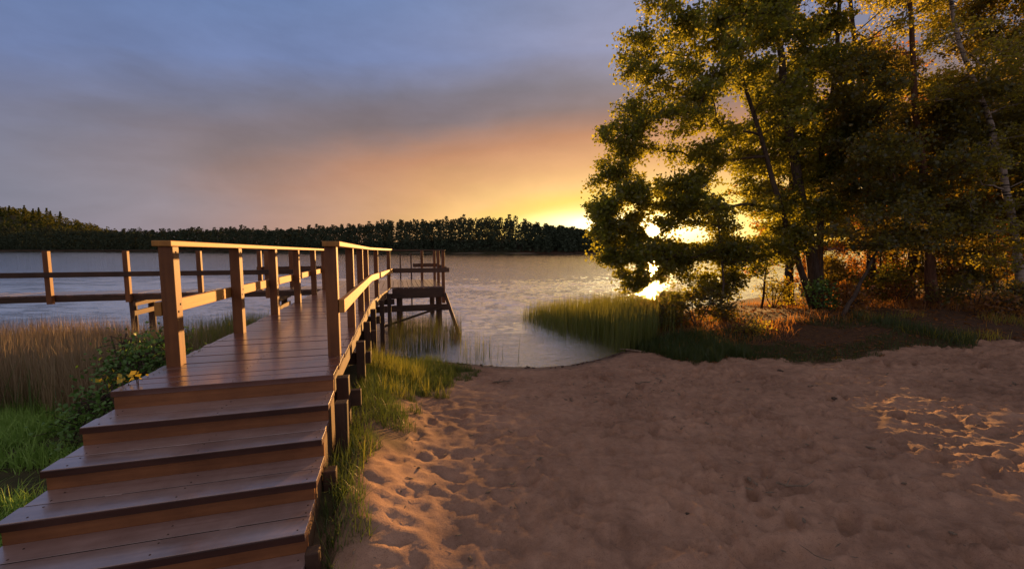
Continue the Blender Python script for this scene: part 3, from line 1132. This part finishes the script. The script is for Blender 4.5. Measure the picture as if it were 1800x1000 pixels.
bush('golden distant bush by the lake left of the alder trunks', 1360, 520, 14.0, .9, 1.1, M['leaf_gold'], 111, 14, gaps=SUNGAPS)
bush('dark distant bush in the shade behind the thick trunk', 1680, 530, 15, 1.2, 1.5, M['leaf_dark'], 112, 16)
bush('dark distant bush behind the right edge saplings', 1770, 530, 14, 1.2, 1.6, M['leaf_dark'], 113, 16)

bush('dark bush at the left end of the wood, over the reeds', 1150, 560, 11.0, .65, 1.05, M['leaf_dark'], 114, 20)
bush('rusty bush by the lake behind the alder trunks', 1455, 500, 16.6, 1.1, 2.7, M['leaf_rust'], 115, 34, .09, r=(.26, .46))
bush('brown-lit bush by the lake left of the thick trunk', 1530, 500, 17.5, 1.1, 2.7, M['leaf_rust'], 116, 34, .09, r=(.26, .46))
bush('dark shaded bush at the lake behind the thick trunk', 1610, 500, 16.5, 1.1, 2.8, M['leaf_dark'], 117, 36, .09, r=(.26, .46))
bush('dark wide bush at the back of the wood near the right edge', 1700, 500, 17.5, 1.3, 2.9, M['leaf_dark'], 118, 36, .09, r=(.26, .46))
bush('tall rusty bush at the very back of the wood by the right edge', 1785, 500, 18, 1.4, 3.0, M['leaf_rust'], 119, 36, .09, r=(.26, .46))

bush('dark bush in the middle of the wood, between alder and leaning trunk', 1462, 535, 13.2, .7, 1.7, M['leaf_dark'], 130, 22, .08, r=(.22, .4))
bush('green-gold bush in the wood just right of the leaning trunk', 1555, 540, 13.4, .8, 1.6, M['leaf'], 131, 22, .08, r=(.22, .4))
bush('dark tall bush close behind the thick reddish trunk, right side', 1668, 540, 13.0, .8, 1.8, M['leaf_dark'], 132, 24, .08, r=(.22, .4))
bush('rust-lit low bush at the sandy edge far right', 1745, 585, 9.4, .45, .4, M['leaf_rust'], 133, 9, .06)

# left of the jetty
LG = 'plants beside the left railing'
bush('bright green leafy bush against the left side of the jetty', 262, 640, 4.0, .42, .95, M['leaf_bush'], 121, 46, .042, 620, (.14, .24), group=LG)
bush('low green leafy bush in the meadow left of the deck corner', 200, 670, 3.75, .40, .50, M['leaf_bush'], 122, 26, .04, 560, (.12, .2), group=LG)
bush('tall thin green shrub rising out of the dry grass', 222, 640, 4.5, .26, 1.15, M['leaf_bush'], 123, 18, .042, 300, (.10, .17), group=LG)

# yellow-leaved shoot at the corner of the deck
bx, by = -2.86, 3.02
bz = gz(bx, by)
root = empty('yellow_leaf_plant', (bx, by, bz), 'small shoot with bright yellow leaves at the left corner of the deck', 'plant', LG)
d = MB()
LP = []
r5 = np.random.default_rng(9)
for (px, py, Y) in ((190, 668, 3.05), (204, 662, 3.0), (214, 668, 2.98), (240, 655, 3.02), (196, 678, 2.95), (226, 674, 2.96), (243, 668, 2.94), (208, 682, 2.93), (186, 674, 2.98)):
    p = at(px, py, Y) - Vector((bx, by, bz))
    d.tube([(r5.normal(0, .02), r5.normal(0, .02), 0), p * .55 + Vector((0, 0, .08)), p], [.006, .005, .003], 5, cap=False)
    for q in range(4):
        LP.append(np.array(p) + r5.normal(0, .030, 3))
d.build('stems', M['bark'], root)
V, Q = leaf_quads(np.array(LP), .038, r5)
link_obj('leaves', np_mesh('leaves', V, Q), M['leaf_yellow'], root)


# ------------------------------------------------------------------ grasses and reeds (nobody could count them)
def blades(name, label, cat, P, hmin, hmax, w, lean, m, seed, segs=3, z=None, curl=.25, wind=(0, 0), hs=1.0):
    rng = np.random.default_rng(seed)
    n = len(P)
    if z is None: z = ground_z(P) - .015
    H = rng.uniform(hmin, hmax, n) * rng.uniform(.8, 1.0, n) * hs
    a = rng.uniform(0, 2 * np.pi, n)
    ln = np.abs(rng.normal(0, lean, n))
    dx, dy = np.cos(a) * ln + wind[0], np.sin(a) * ln + wind[1]
    b = rng.uniform(0, 2 * np.pi, n)
    wx, wy = np.cos(b) * w * .5, np.sin(b) * w * .5
    W = rng.uniform(.6, 1.3, n)
    rows = []
    for k in range(segs + 1):
        t = k / segs
        cx = P[:, 0] + dx * H * (t * .4 + t * t * .6)
        cy_ = P[:, 1] + dy * H * (t * .4 + t * t * .6)
        cz = z + H * (t - curl * ln * t * t * t)
        tw = W * (1 - t ** 1.6) + .05
        rows.append(np.stack([cx - wx * tw, cy_ - wy * tw, cz], 1))
        rows.append(np.stack([cx + wx * tw, cy_ + wy * tw, cz], 1))
    V = np.stack(rows, 1).reshape(-1, 3)
    nv = 2 * (segs + 1)
    base = (np.arange(n) * nv)[:, None]
    Q = np.concatenate([np.stack([base + 2 * k, base + 2 * k + 1, base + 2 * k + 3, base + 2 * k + 2], 2).reshape(-1, 4) for k in range(segs)])
    o = link_obj(name, np_mesh(name, V, Q), m)
    tag(o, label, cat, kind='stuff')
    return o


def scatter(n, x0, x1, y0, y1, rng, keep):
    P = rng.uniform((x0, y0), (x1, y1), (n, 2))
    return P[keep(P)]


def jcoord(P):
    c, s_ = math.cos(RZ), math.sin(RZ)
    dx, dy = P[:, 0] - JX, P[:, 1] - JY
    return np.stack([c * dx + s_ * dy, -s_ * dx + c * dy], 1)


gr = np.random.default_rng(77)


def left_of_jetty(P, m=1.53):
    q = jcoord(P)
    return (q[:, 0] < -m)


def dens(P, seed, fr, th):
    return vnoise(P, seed, ((fr, 1), (fr * 2.7, .5))) > th


P = scatter(52000, -10, -2.4, 4.3, 8.6, gr, lambda P: left_of_jetty(P) & (-signed(P, LAKE) > -.35) & dens(P, 201, .9, -.33))
blades('dry_grass', 'tall dry brown grass between the meadow and the lake left of the jetty', 'grass', P, .45, 1.02, .007, .16, M['grass_dry'], 1, 4)
P = scatter(4500, -10, -2.4, 4.2, 8.4, gr, lambda P: left_of_jetty(P) & dens(P, 202, 1.2, -.1))
blades('dry_grass', 'green blades growing among the tall dry grass left of the jetty', 'grass', P, .4, .85, .008, .18, M['grass'], 2, 4)
P = scatter(60000, -7.5, -2.0, 1.4, 5.1, gr, lambda P: left_of_jetty(P, 1.49) & dens(P, 203, 1.3, -.42) & (((P[:, 0] + 3.85) / .75) ** 2 + ((P[:, 1] - 2.95) / .28) ** 2 > gr.uniform(.3, 1.2, len(P))))
blades('meadow_grass', 'soft green meadow grass left of the steps', 'grass', P, .08, .26, .008, .65, M['grass_lawn'], 3, 3)
P = scatter(14000, -6.4, -3.2, 5.2, 9.0, gr, lambda P: left_of_jetty(P, 1.56) & (~left_of_jetty(P, 2.9)))
blades('reed_clump', 'green reeds behind the left railing of the walkway', 'reeds', P[:5200], .75, 1.15, .013, .12, M['reed'], 4, 4, z=np.minimum(ground_z(P[:5200]), .2) - .03)


def right_strip(P):
    q = jcoord(P)
    return (q[:, 0] > .03) & (signed(P, BEACH) + vnoise(P, 31, ((1.6, .55), (5, .25))) < .05) & (-signed(P, LAKE) > -.1) & (P[:, 0] < 1)


P = scatter(60000, -4.2, -.4, 1.3, 8.2, gr, lambda P: right_strip(P) & dens(P, 204, 1.6, -.38))
blades('bank_grass', 'green grass strip growing along the right side of the jetty', 'grass', P, .07, .24, .006, .45, M['grass'], 5, 3)
P = scatter(16000, -3.4, -.8, 1.3, 6.4, gr, lambda P: right_strip(P) & dens(P, 205, 2.2, .12))
blades('grass_tuft', 'longer pale grass tufts beside the piles and steps', 'grass', P, .18, .40, .006, .40, M['reed'], 6, 4)
# turf tongues on the sand near the water
P = scatter(16000, -2.6, -.55, 5.4, 7.7, gr, lambda P: (dens(P, 206, 1.7, .02)) & (jcoord(P)[:, 0] > .05) & (-signed(P, LAKE) > .12))
blades('bank_grass', 'short green turf patches on the sand near the water', 'grass', P, .03, .11, .006, .45, M['grass'], 7, 2)


def reeds(label, P, h0, h1, seed, m='reed', lean=.07, w=.012):
    blades('reed_bed', label, 'reeds', P, h0, h1, w, lean, M[m], seed, 4, z=np.minimum(ground_z(P), .05) - .03, wind=(.03, 0))


RB = np.array([(.5, 13.2), (1.3, 10.7), (1.9, 9.5), (2.4, 9.0), (3.0, 9.3), (3.6, 10.6), (4.6, 12.4), (6.2, 14.3), (7.0, 16.5), (4.6, 16.8), (2.2, 15.5)], float)
P = scatter(26000, .3, 7.2, 8.6, 17, gr, lambda P: (signed(P, RB) + vnoise(P, 207, ((.9, .8),)) > 0) & (gr.random(len(P)) < np.clip(1.35 - (P[:, 1] - 9) / 7.5, .14, 1)))
reeds('green reed bed in the shallow water left of the trees', P, .72, 1.16, 11, w=.014)
P = scatter(1200, .2, 4.2, 9.6, 15, gr, lambda P: (signed(P, RB) + vnoise(P, 207, ((.9, .8),)) > -.5))
reeds('thin scattered reeds in open water around the reed bed', P, .5, 1.15, 12)
JR = np.array([jw(*p) for p in ((.25, 5.6), (.3, 8.3), (1.0, 8.6), (2.15, 8.2), (2.0, 6.4), (1.5, 5.6), (.8, 5.2))], float)
P = scatter(5200, -4.5, 0, 7.6, 12, gr, lambda P: (signed(P, JR) > 0) & dens(P, 208, 1.3, -.12))
reeds('reeds and rushes below the end platform of the jetty', P, .5, 1.05, 13, 'rush')
P = scatter(3400, -4.5, .2, 7.6, 12, gr, lambda P: (signed(P, JR) > 0) & dens(P, 209, 1.5, .05))
reeds('dry brown rushes below the end platform of the jetty', P, .5, 1.1, 14, 'grass_brown')
P = np.concatenate([gr.normal((-.75, 8.25), (.22, .22), (34, 2)), gr.normal((-.55, 8.6), (.3, .3), (16, 2))])
reeds('few thin reed stems at the water line right of the leaning prop', P, .35, .85, 15, 'reed', .05, .010)


def bank(P):
    return (signed(P, BEACH) + vnoise(P, 31, ((1.6, .55), (5, .25))) < .12) & (-signed(P, LAKE) > -.1) & (P[:, 0] > 2.0)


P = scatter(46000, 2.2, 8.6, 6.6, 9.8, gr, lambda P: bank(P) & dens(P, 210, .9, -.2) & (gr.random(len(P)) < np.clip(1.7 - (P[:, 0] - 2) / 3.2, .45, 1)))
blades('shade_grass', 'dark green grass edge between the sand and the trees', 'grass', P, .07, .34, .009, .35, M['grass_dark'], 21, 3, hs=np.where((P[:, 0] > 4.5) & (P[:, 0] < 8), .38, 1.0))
P = scatter(16000, 3.2, 17, 8.4, 16, gr, lambda P: bank(P) & dens(P, 211, .7, np.where(P[:, 0] > 8.9, -.12, np.where(P[:, 0] > 6.3, .18, -.02))))
blades('undergrowth', 'rusty and green undergrowth on the floor of the wood', 'undergrowth', P, .08, .30, .014, .5, M['leaf_rust'], 22, 3)
P = scatter(5000, 8.0, 15, 7.2, 9.6, gr, lambda P: bank(P) & dens(P, 212, .9, .05))
blades('gold_grass', 'sunlit golden grass tufts at the right edge of the wood', 'grass', P, .08, .3, .010, .4, M['leaf_gold'], 23, 3)

# ------------------------------------------------------------------ small things lying on the sand
TW = 'twigs lying on the beach'


def twig(label, px, py, h, L, ang, r=.006, seed=1, forks=1):
    q = ray(px, py); t = -h / q.z
    x, y = q.x * t, q.y * t
    rng = np.random.default_rng(seed)
    z = gz(x, y) + .02
    d = MB()
    pts = [Vector(((i / 4 - .5) * L, rng.normal(0, .02) * L, .004 + abs(rng.normal(0, .012)))) for i in range(5)]
    d.tube(pts, [r, r * .95, r * .9, r * .7, r * .4], 6)
    for k in range(forks):
        p = pts[1 + k % 3]
        d.tube([p, p + Vector((L * .15, (-1) ** k * L * .12, .01)), p + Vector((L * .28, (-1) ** k * L * .2, .03))], [r * .6, r * .5, r * .25], 5)
    o = d.build('twig', M['twig'])
    o.location = (x, y, z)
    o.rotation_euler = (0, 0, ang)
    tag(o, label, 'twig', TW)


twig('pale forked twig lying near the water line, left of the inlet', 884, 660, 1.98, .34, .3, .012, 1, 3)
twig('thin pale stick on the sand right of the inlet', 1105, 674, 1.9, .28, 1.1, .008, 2, 0)
twig('dark bent stick half way across the sand on the right', 1400, 826, 1.72, .30, .1, .009, 3, 1)
twig('long dark stick near the grass edge on the right', 1432, 665, 1.85, .22, .2, .01, 4, 0)
twig('thin pale stem stuck at the bottom of the photo', 1435, 935, 1.68, .16, 2.2, .004, 5, 0)
twig('short dark twig near the wet edge right of the inlet', 1130, 657, 1.95, .26, .2, .009, 6, 1)
twig('driftwood stick lying along the wet edge by the reeds', 1112, 612, 2.15, .55, 2.6, .022, 7, 1)


def stone(label, px, py, h, r, seed):
    q = ray(px, py); t = -h / q.z
    x, y = q.x * t, q.y * t
    rng = np.random.default_rng(seed)
    import bmesh
    bm = bmesh.new()
    bmesh.ops.create_icosphere(bm, subdivisions=2, radius=r)
    for v in bm.verts:
        k = 1 + .25 * mnoise.noise(v.co * (1.4 / r) + Vector((seed, 0, 0)))
        v.co = Vector((v.co.x * 1.3 * k, v.co.y * k, v.co.z * .7 * k))
    me = bpy.data.meshes.new('stone')
    bm.to_mesh(me); bm.free()
    o = link_obj('stone', me, M['bark'], None, True)
    o.location = (x, y, gz(x, y) + r * .25)
    o.rotation_euler = (0, 0, rng.uniform(0, 6))
    tag(o, label, 'stone', 'stones and cones on the sand')


stone('dark clod on the sand near the left of the lower right', 1210, 861, 1.7, .022, 3)
stone('small dark cone on the sand below the grass edge', 1372, 637, 1.86, .035, 4)
stone('small dark cone near the sunlit patch on the sand', 1468, 684, 1.83, .03, 5)
stone('pale pebble in the middle of the right sand', 1392, 781, 1.75, .018, 6)


def litter(name, label, P, size, seed, m, lift=.012):
    rng = np.random.default_rng(seed)
    n = len(P)
    z = ground_z(P) + lift
    a = rng.uniform(0, 6.28, n)
    L = size * rng.uniform(.4, 1.8, n) ** 1.5
    W = L * rng.uniform(.06, .5, n)
    ux, uy = np.cos(a), np.sin(a)
    t1, t2 = rng.normal(0, .25, n), rng.normal(0, .2, n)
    C = np.stack([P[:, 0], P[:, 1], z], 1)
    A = np.stack([ux, uy, t1], 1) * L[:, None] * .5
    B = np.stack([-uy, ux, t2], 1) * W[:, None] * .5
    T = np.array([0, 0, 1.0]) * (W * .35)[:, None]
    V = np.stack([C - A, C + B, C + A, C - B, C - A * .8 + T, C + B * .8 + T, C + A * .8 + T, C - B * .8 + T], 1).reshape(-1, 3)
    F = np.array([(4, 5, 6, 7), (0, 1, 5, 4), (1, 2, 6, 5), (2, 3, 7, 6), (3, 0, 4, 7)])
    Q = (F[None] + (np.arange(n) * 8)[:, None, None]).reshape(-1, 4)
    tag(link_obj(name, np_mesh(name, V, Q), m), label, 'litter', kind='stuff')


P = scatter(2600, -1.2, 12, .9, 7.6, gr, lambda P: (signed(P, BEACH) > .1) & (-signed(P, LAKE) > .2) & dens(P, 221, .8, -.05))
litter('beach_litter', 'small dark bits of bark, leaves and cones strewn over the sand', P, .034, 31, M['twig'], .01)
P = scatter(26000, -2.2, 3.2, 7.0, 9.8, gr, lambda P: np.abs(-signed(P, LAKE) - .10 - .06 * vnoise(P, 222, ((2.2, 1),))) < .05)
litter('shore_litter', 'dark line of washed-up plant bits along the water edge', P[:170], .05, 32, M['pile'], .004)
P = scatter(5200, 3, 16, 7.0, 15, gr, lambda P: bank(P))
litter('leaf_litter', 'dead leaves and twigs on the floor under the trees', P, .06, 33, M['leaf_rust'], .01)


# ------------------------------------------------------------------ the far shore
def far_forest():
    rng = np.random.default_rng(15)
    line = np.array([(700, 820), (500, 800), (200, 720), (110, 430), (76, 300), (62, 222), (28, 205), (-130, 262), (-300, 330), (-480, 380), (-720, 340)], float)
    C, S = [], []
    tubes = MB()
    seg = np.linalg.norm(np.diff(line, axis=0), axis=1)
    cum = np.concatenate([[0], np.cumsum(seg)])
    tot = cum[-1]
    for row in range(7):
        n = int(tot / 4.0)
        for k in range(n):
            u = (k + rng.random()) / n * tot
            i = min(np.searchsorted(cum, u) - 1, len(seg) - 1); i = max(i, 0)
            p = line[i] + (line[i + 1] - line[i]) * ((u - cum[i]) / seg[i])
            dn = np.array([-(line[i + 1] - line[i])[1], (line[i + 1] - line[i])[0]]) / seg[i]
            if dn[1] < 0: dn = -dn
            p = p + dn * (3.5 + row * 5.5 + rng.uniform(-2, 2))
            z = gz(p[0], p[1])
            # tree height follows the skyline of the photograph: taller to the far left
            f_ = np.clip((p[0] + 480) / 540, 0, 1)
            H = (16.5 * (1 - f_) + 12.2 * f_ + 2.5 * math.exp(-((p[0] + 30) / 60) ** 2)) * rng.uniform(.92, 1.06) * (1 if row else .72)
            H *= 1 - .26 * np.clip((p[0] + 5) / 30, 0, 1)
            H *= 1 + .16 * mnoise.noise(Vector((p[0] * .035, p[1] * .035, 3.1))) + .07 * mnoise.noise(Vector((p[0] * .12, p[1] * .12, 7.7)))
            m_ = 130
            pine = rng.random() < .45 and row > 3
            if pine:
                H *= rng.uniform(1.04, 1.2)
                t = rng.uniform(.6, 1.0, m_)
                rad = (1.15 - t) * 2.6 * rng.uniform(.7, 1.2) + .7
                tubes.tube([(p[0], p[1], z), (p[0] + rng.normal(0, .3), p[1], z + H * .95)], [.2, .08], 4, cap=False)
            else:
                t = rng.uniform(.03, 1.0, m_)
                rad = np.sqrt(np.clip(1 - (t - .35) ** 2 / .43, .01, 1)) * rng.uniform(2.1, 3.7)
            a = rng.uniform(0, 6.28, m_)
            q = np.sqrt(rng.random(m_))
            C.append(np.stack([p[0] + np.cos(a) * rad * q, p[1] + np.sin(a) * rad * q, z + H * t], 1))
            S.append(np.full(m_, 1.15 if not pine else .95))
    C = np.concatenate(C); S = np.concatenate(S)
    V, Q = leaf_quads(C, S, rng, .1)
    b = len(V)
    TV = np.array(tubes.v); TQ = np.array(tubes.f) + b
    me = np_mesh('far_forest', np.concatenate([V, TV]), np.concatenate([Q, TQ]))
    o = link_obj('far_forest', me, M['far'])
    tag(o, 'dark mixed forest along the far shore of the lake', 'forest', kind='stuff')


far_forest()


def conifer(x, y, H, label, seed):
    rng = np.random.default_rng(seed)
    z = gz(x, y)
    root = empty('conifer_tree', (x, y, z), label, 'tree', 'trees on the hill across the lake')
    d = MB()
    d.tube([(0, 0, -.5), (0, 0, H * .97)], [.25, .05], 5)
    d.build('trunk', M['bark'], root)
    n = 420
    t = rng.uniform(.15, 1, n) ** .9
    rad = (1.06 - t) * H * .30 * (.75 + .25 * np.sin(t * 40))
    a = rng.uniform(0, 6.28, n); q = np.sqrt(rng.random(n))
    C = np.stack([np.cos(a) * rad * q, np.sin(a) * rad * q, H * t], 1)
    V, Q = leaf_quads(C, 1.25, rng, .3)
    link_obj('crown', np_mesh('crown', V, Q), M['far_pine'], root)


HT = [(4, 366, 'tallest leftmost conifer on the sunlit hill across the lake'), (20, 362, 'conifer on the sunlit hill, second from the left edge'),
      (30, 368, 'bushy conifer low on the sunlit hill, left part'), (46, 361, 'pointed conifer standing tallest in the middle of the sunlit hill'),
      (61, 367, 'slim conifer right of the tallest pointed one on the hill'), (71, 365, 'conifer right of the middle of the sunlit hill'),
      (85, 366, 'broad conifer on the right part of the sunlit hill'), (91, 371, 'short conifer tucked right of the broad one on the hill'),
      (108, 372, 'last conifer at the right end of the sunlit hill'), (-14, 352, 'conifer on the hill just at the left edge of view')]
for k, (px, pt, lab) in enumerate(HT):
    Y = 470 + (k % 3) * 12
    b = at(px, 400, Y)
    z = gz(b.x, b.y)
    top = at(px, pt, Y).z
    conifer(b.x, b.y, max(6, min(top - z, 26)), lab, 300 + k)


def hill_wood():
    rng = np.random.default_rng(16)
    P = np.stack([rng.uniform(-760, -430, 900), rng.uniform(405, 540, 900)], 1)
    z = ground_z(P)
    C = []
    for (x, y), zz in zip(P, z):
        H = rng.uniform(5, 9)
        m_ = 34
        t = rng.uniform(.05, 1, m_); a = rng.uniform(0, 6.28, m_); q = np.sqrt(rng.random(m_))
        rad = np.sqrt(np.clip(1 - (t - .4) ** 2 / .4, .02, 1)) * 2.6
        C.append(np.stack([x + np.cos(a) * rad * q, y + np.sin(a) * rad * q, zz + H * t], 1))
    V, Q = leaf_quads(np.concatenate(C), 1.7, rng, .1)
    o = link_obj('hill_wood', np_mesh('hill_wood', V, Q), M['far_pine'])
    tag(o, 'yellow-green young wood covering the hill across the lake', 'forest', kind='stuff')


hill_wood()

# ------------------------------------------------------------------ sky and sun
w = bpy.data.worlds.new('World')
scn.world = w
w.use_nodes = True
t = NT(w.node_tree)
tc = t.n('ShaderNodeTexCoord').outputs['Generated']
sx = t.n('ShaderNodeSeparateXYZ')
t.l(tc, sx.inputs[0])
dxo, dyo, dzo = sx.outputs
el = t.math('MULTIPLY', t.math('ARCSINE', dzo), 57.2958)
az = t.math('MULTIPLY', t.math('ARCTAN2', dxo, dyo), 57.2958)
wv = t.scalevec(tc, (1.0, 1.0, 3.2))
nz1 = t.math('SUBTRACT', t.noise(wv, 2.1, 4, .55, .3), .5)
nz2 = t.math('SUBTRACT', t.noise(t.scalevec(tc, (1.6, 1.6, 6.5)), 3.3, 4, .6, .5), .5)
da = t.math('DIVIDE', t.math('SUBTRACT', az, math.degrees(SUN_AZ)), 30.0)
de = t.math('DIVIDE', t.math('SUBTRACT', t.math('ABSOLUTE', el), math.degrees(SUN_EL)), 7.5)
q = t.math('SQRT', t.math('ADD', t.math('MULTIPLY', da, da), t.math('MULTIPLY', de, de)))
q = t.math('ADD', q, t.math('MULTIPLY', nz1, .35))
q = t.math('ADD', q, t.math('MULTIPLY', nz2, .16))
qq = t.math('DIVIDE', q, 5.0, clamp=True)
sky = t.ramp(qq, [(0.0, (3.4, 2.8, 1.4)), (.075, (1.45, 1.10, .36)), (.13, (1.16, .80, .18)), (.18, (1.06, .63, .24)), (.244, (.82, .43, .19)), (.334, (.58, .27, .145)),
                  (.424, (.275, .20, .205)), (.50, (.215, .205, .28)), (.60, (.19, .25, .47)), (.8, (.14, .225, .45)), (1.0, (.27, .25, .29))])
adz = t.math('ABSOLUTE', t.math('SUBTRACT', az, math.degrees(SUN_AZ)))
low = t.math('MULTIPLY', t.math('SUBTRACT', 13.5, el), .12, clamp=True)
side = t.math('MULTIPLY', t.math('SUBTRACT', adz, 30.0), .035, clamp=True)
mauve = t.mix(t.math('MULTIPLY', t.math('SUBTRACT', adz, 48.0), .04, clamp=True), (.40, .31, .335), (.235, .255, .36))
sky = t.mix(t.math('MULTIPLY', t.math('MULTIPLY', low, side), .85), sky, mauve)
# a darker bar of cloud rising towards the right, and mottled cloud above it
lin = t.math('SUBTRACT', t.math('SUBTRACT', el, 20.6), t.math('MULTIPLY', az, .30))
lin = t.math('ADD', lin, t.math('MULTIPLY', nz1, 7.0))
bx_ = t.math('DIVIDE', lin, 2.6)
bar = t.math('EXPONENT', t.math('MULTIPLY', t.math('MULTIPLY', bx_, bx_), -1.0))
barf = t.math('MULTIPLY', bar, t.math('MULTIPLY', t.math('ADD', az, 48.0), .03, clamp=True))
barf = t.math('MULTIPLY', barf, t.math('MULTIPLY', t.math('SUBTRACT', 14.0, az), .045, clamp=True))
sky = t.mix(t.math('MULTIPLY', barf, .42), sky, (.185, .155, .185))
lift = t.math('EXPONENT', t.math('MULTIPLY', t.math('POWER', t.math('DIVIDE', adz, 27.0), 2.0), -1.0))
lift = t.math('MULTIPLY', lift, t.math('MULTIPLY', t.math('SUBTRACT', el, 17.0), .12, clamp=True))
lift = t.math('MULTIPLY', lift, t.math('MULTIPLY', t.math('SUBTRACT', 60.0, el), .04, clamp=True))
lv = t.n('ShaderNodeVectorMath', operation='SCALE'); lv.inputs[0].default_value = (.15, .10, .04); t.l(lift, lv.inputs['Scale'])
la = t.n('ShaderNodeVectorMath', operation='ADD'); t.l(sky, la.inputs[0]); t.l(lv.outputs[0], la.inputs[1])
sky = la.outputs[0]
nz3 = t.math('SUBTRACT', t.noise(t.scalevec(tc, (1, 1, 2.4)), 4.2, 5, .6, .25), .5)
br = t.math('ADD', 1.0, t.math('ADD', t.math('MULTIPLY', nz1, .40), t.math('MULTIPLY', nz2, .16)))
br = t.math('ADD', br, t.math('MULTIPLY', nz3, .45))
# brighter sky out of view behind the camera, added to light camera-facing sides
back = t.math('MULTIPLY', t.math('SUBTRACT', t.math('ABSOLUTE', az), 80.0), .016, clamp=True)
back = t.math('MULTIPLY', back, t.math('MULTIPLY', t.math('SUBTRACT', 70.0, el), .018, clamp=True))
bk = t.n('ShaderNodeVectorMath', operation='SCALE'); bk.inputs[0].default_value = (.30, .215, .20); t.l(back, bk.inputs['Scale'])
ba = t.n('ShaderNodeVectorMath', operation='ADD'); t.l(sky, ba.inputs[0]); t.l(bk.outputs[0], ba.inputs[1])
sky = ba.outputs[0]
vm = t.n('ShaderNodeVectorMath', operation='SCALE')
t.l(sky, vm.inputs[0]); t.l(br, vm.inputs['Scale'])
skyc = vm.outputs[0]
# afterglow close round the sun, and the disc itself
dp = t.n('ShaderNodeVectorMath', operation='DOT_PRODUCT')
t.l(tc, dp.inputs[0]); dp.inputs[1].default_value = SUN_D
ang = t.math('MULTIPLY', t.math('ARCCOSINE', t.math('MINIMUM', dp.outputs['Value'], .9999999)), 57.2958)


def gauss(width, amp):
    x = t.math('DIVIDE', ang, width)
    return t.math('MULTIPLY', t.math('EXPONENT', t.math('MULTIPLY', t.math('MULTIPLY', x, x), -1.0)), amp)


def colscale(c, f):
    v = t.n('ShaderNodeVectorMath', operation='SCALE')
    v.inputs[0].default_value = c
    t.l(f, v.inputs['Scale'])
    return v.outputs[0]


def vadd(a, b):
    v = t.n('ShaderNodeVectorMath', operation='ADD')
    t.l(a, v.inputs[0]); t.l(b, v.inputs[1])
    return v.outputs[0]


skyc = vadd(skyc, colscale((1.0, .72, .30), gauss(3.0, .55)))
skyc = vadd(skyc, colscale((1.0, .62, .22), gauss(.36, 40.0)))
sa = t.math('DIVIDE', t.math('SUBTRACT', az, 12.0), 8.0)
se = t.math('DIVIDE', t.math('SUBTRACT', el, 3.6), 1.25)
stk = t.math('EXPONENT', t.math('MULTIPLY', t.math('ADD', t.math('MULTIPLY', sa, sa), t.math('MULTIPLY', se, se)), -1.0))
skyc = vadd(skyc, colscale((1.0, .92, .62), t.math('MULTIPLY', stk, 1.3)))
ns = t.n('ShaderNodeTexSky')
ns.sky_type = 'NISHITA'
ns.sun_disc = False
ns.sun_elevation = SUN_EL
ns.sun_rotation = SUN_AZ
bg1 = t.n('ShaderNodeBackground'); t.l(skyc, bg1.inputs[0]); bg1.inputs[1].default_value = .5
bg2 = t.n('ShaderNodeBackground'); t.l(ns.outputs[0], bg2.inputs[0]); bg2.inputs[1].default_value = .05
ad = t.n('ShaderNodeMixShader'); ad.inputs[0].default_value = .87      # cloud cover
t.l(bg2.outputs[0], ad.inputs[1]); t.l(bg1.outputs[0], ad.inputs[2])
wo = t.n('ShaderNodeOutputWorld'); t.l(ad.outputs[0], wo.inputs[0])

sl = bpy.data.lights.new('sun', 'SUN')
sl.energy = 4.5
sl.angle = R(.6)
sl.color = (1.0, .50, .15)
so = bpy.data.objects.new('sun', sl)
so.rotation_euler = (-SUN_D).to_track_quat('-Z', 'Y').to_euler()
so.location = (20, 60, 20)
COL.objects.link(so)
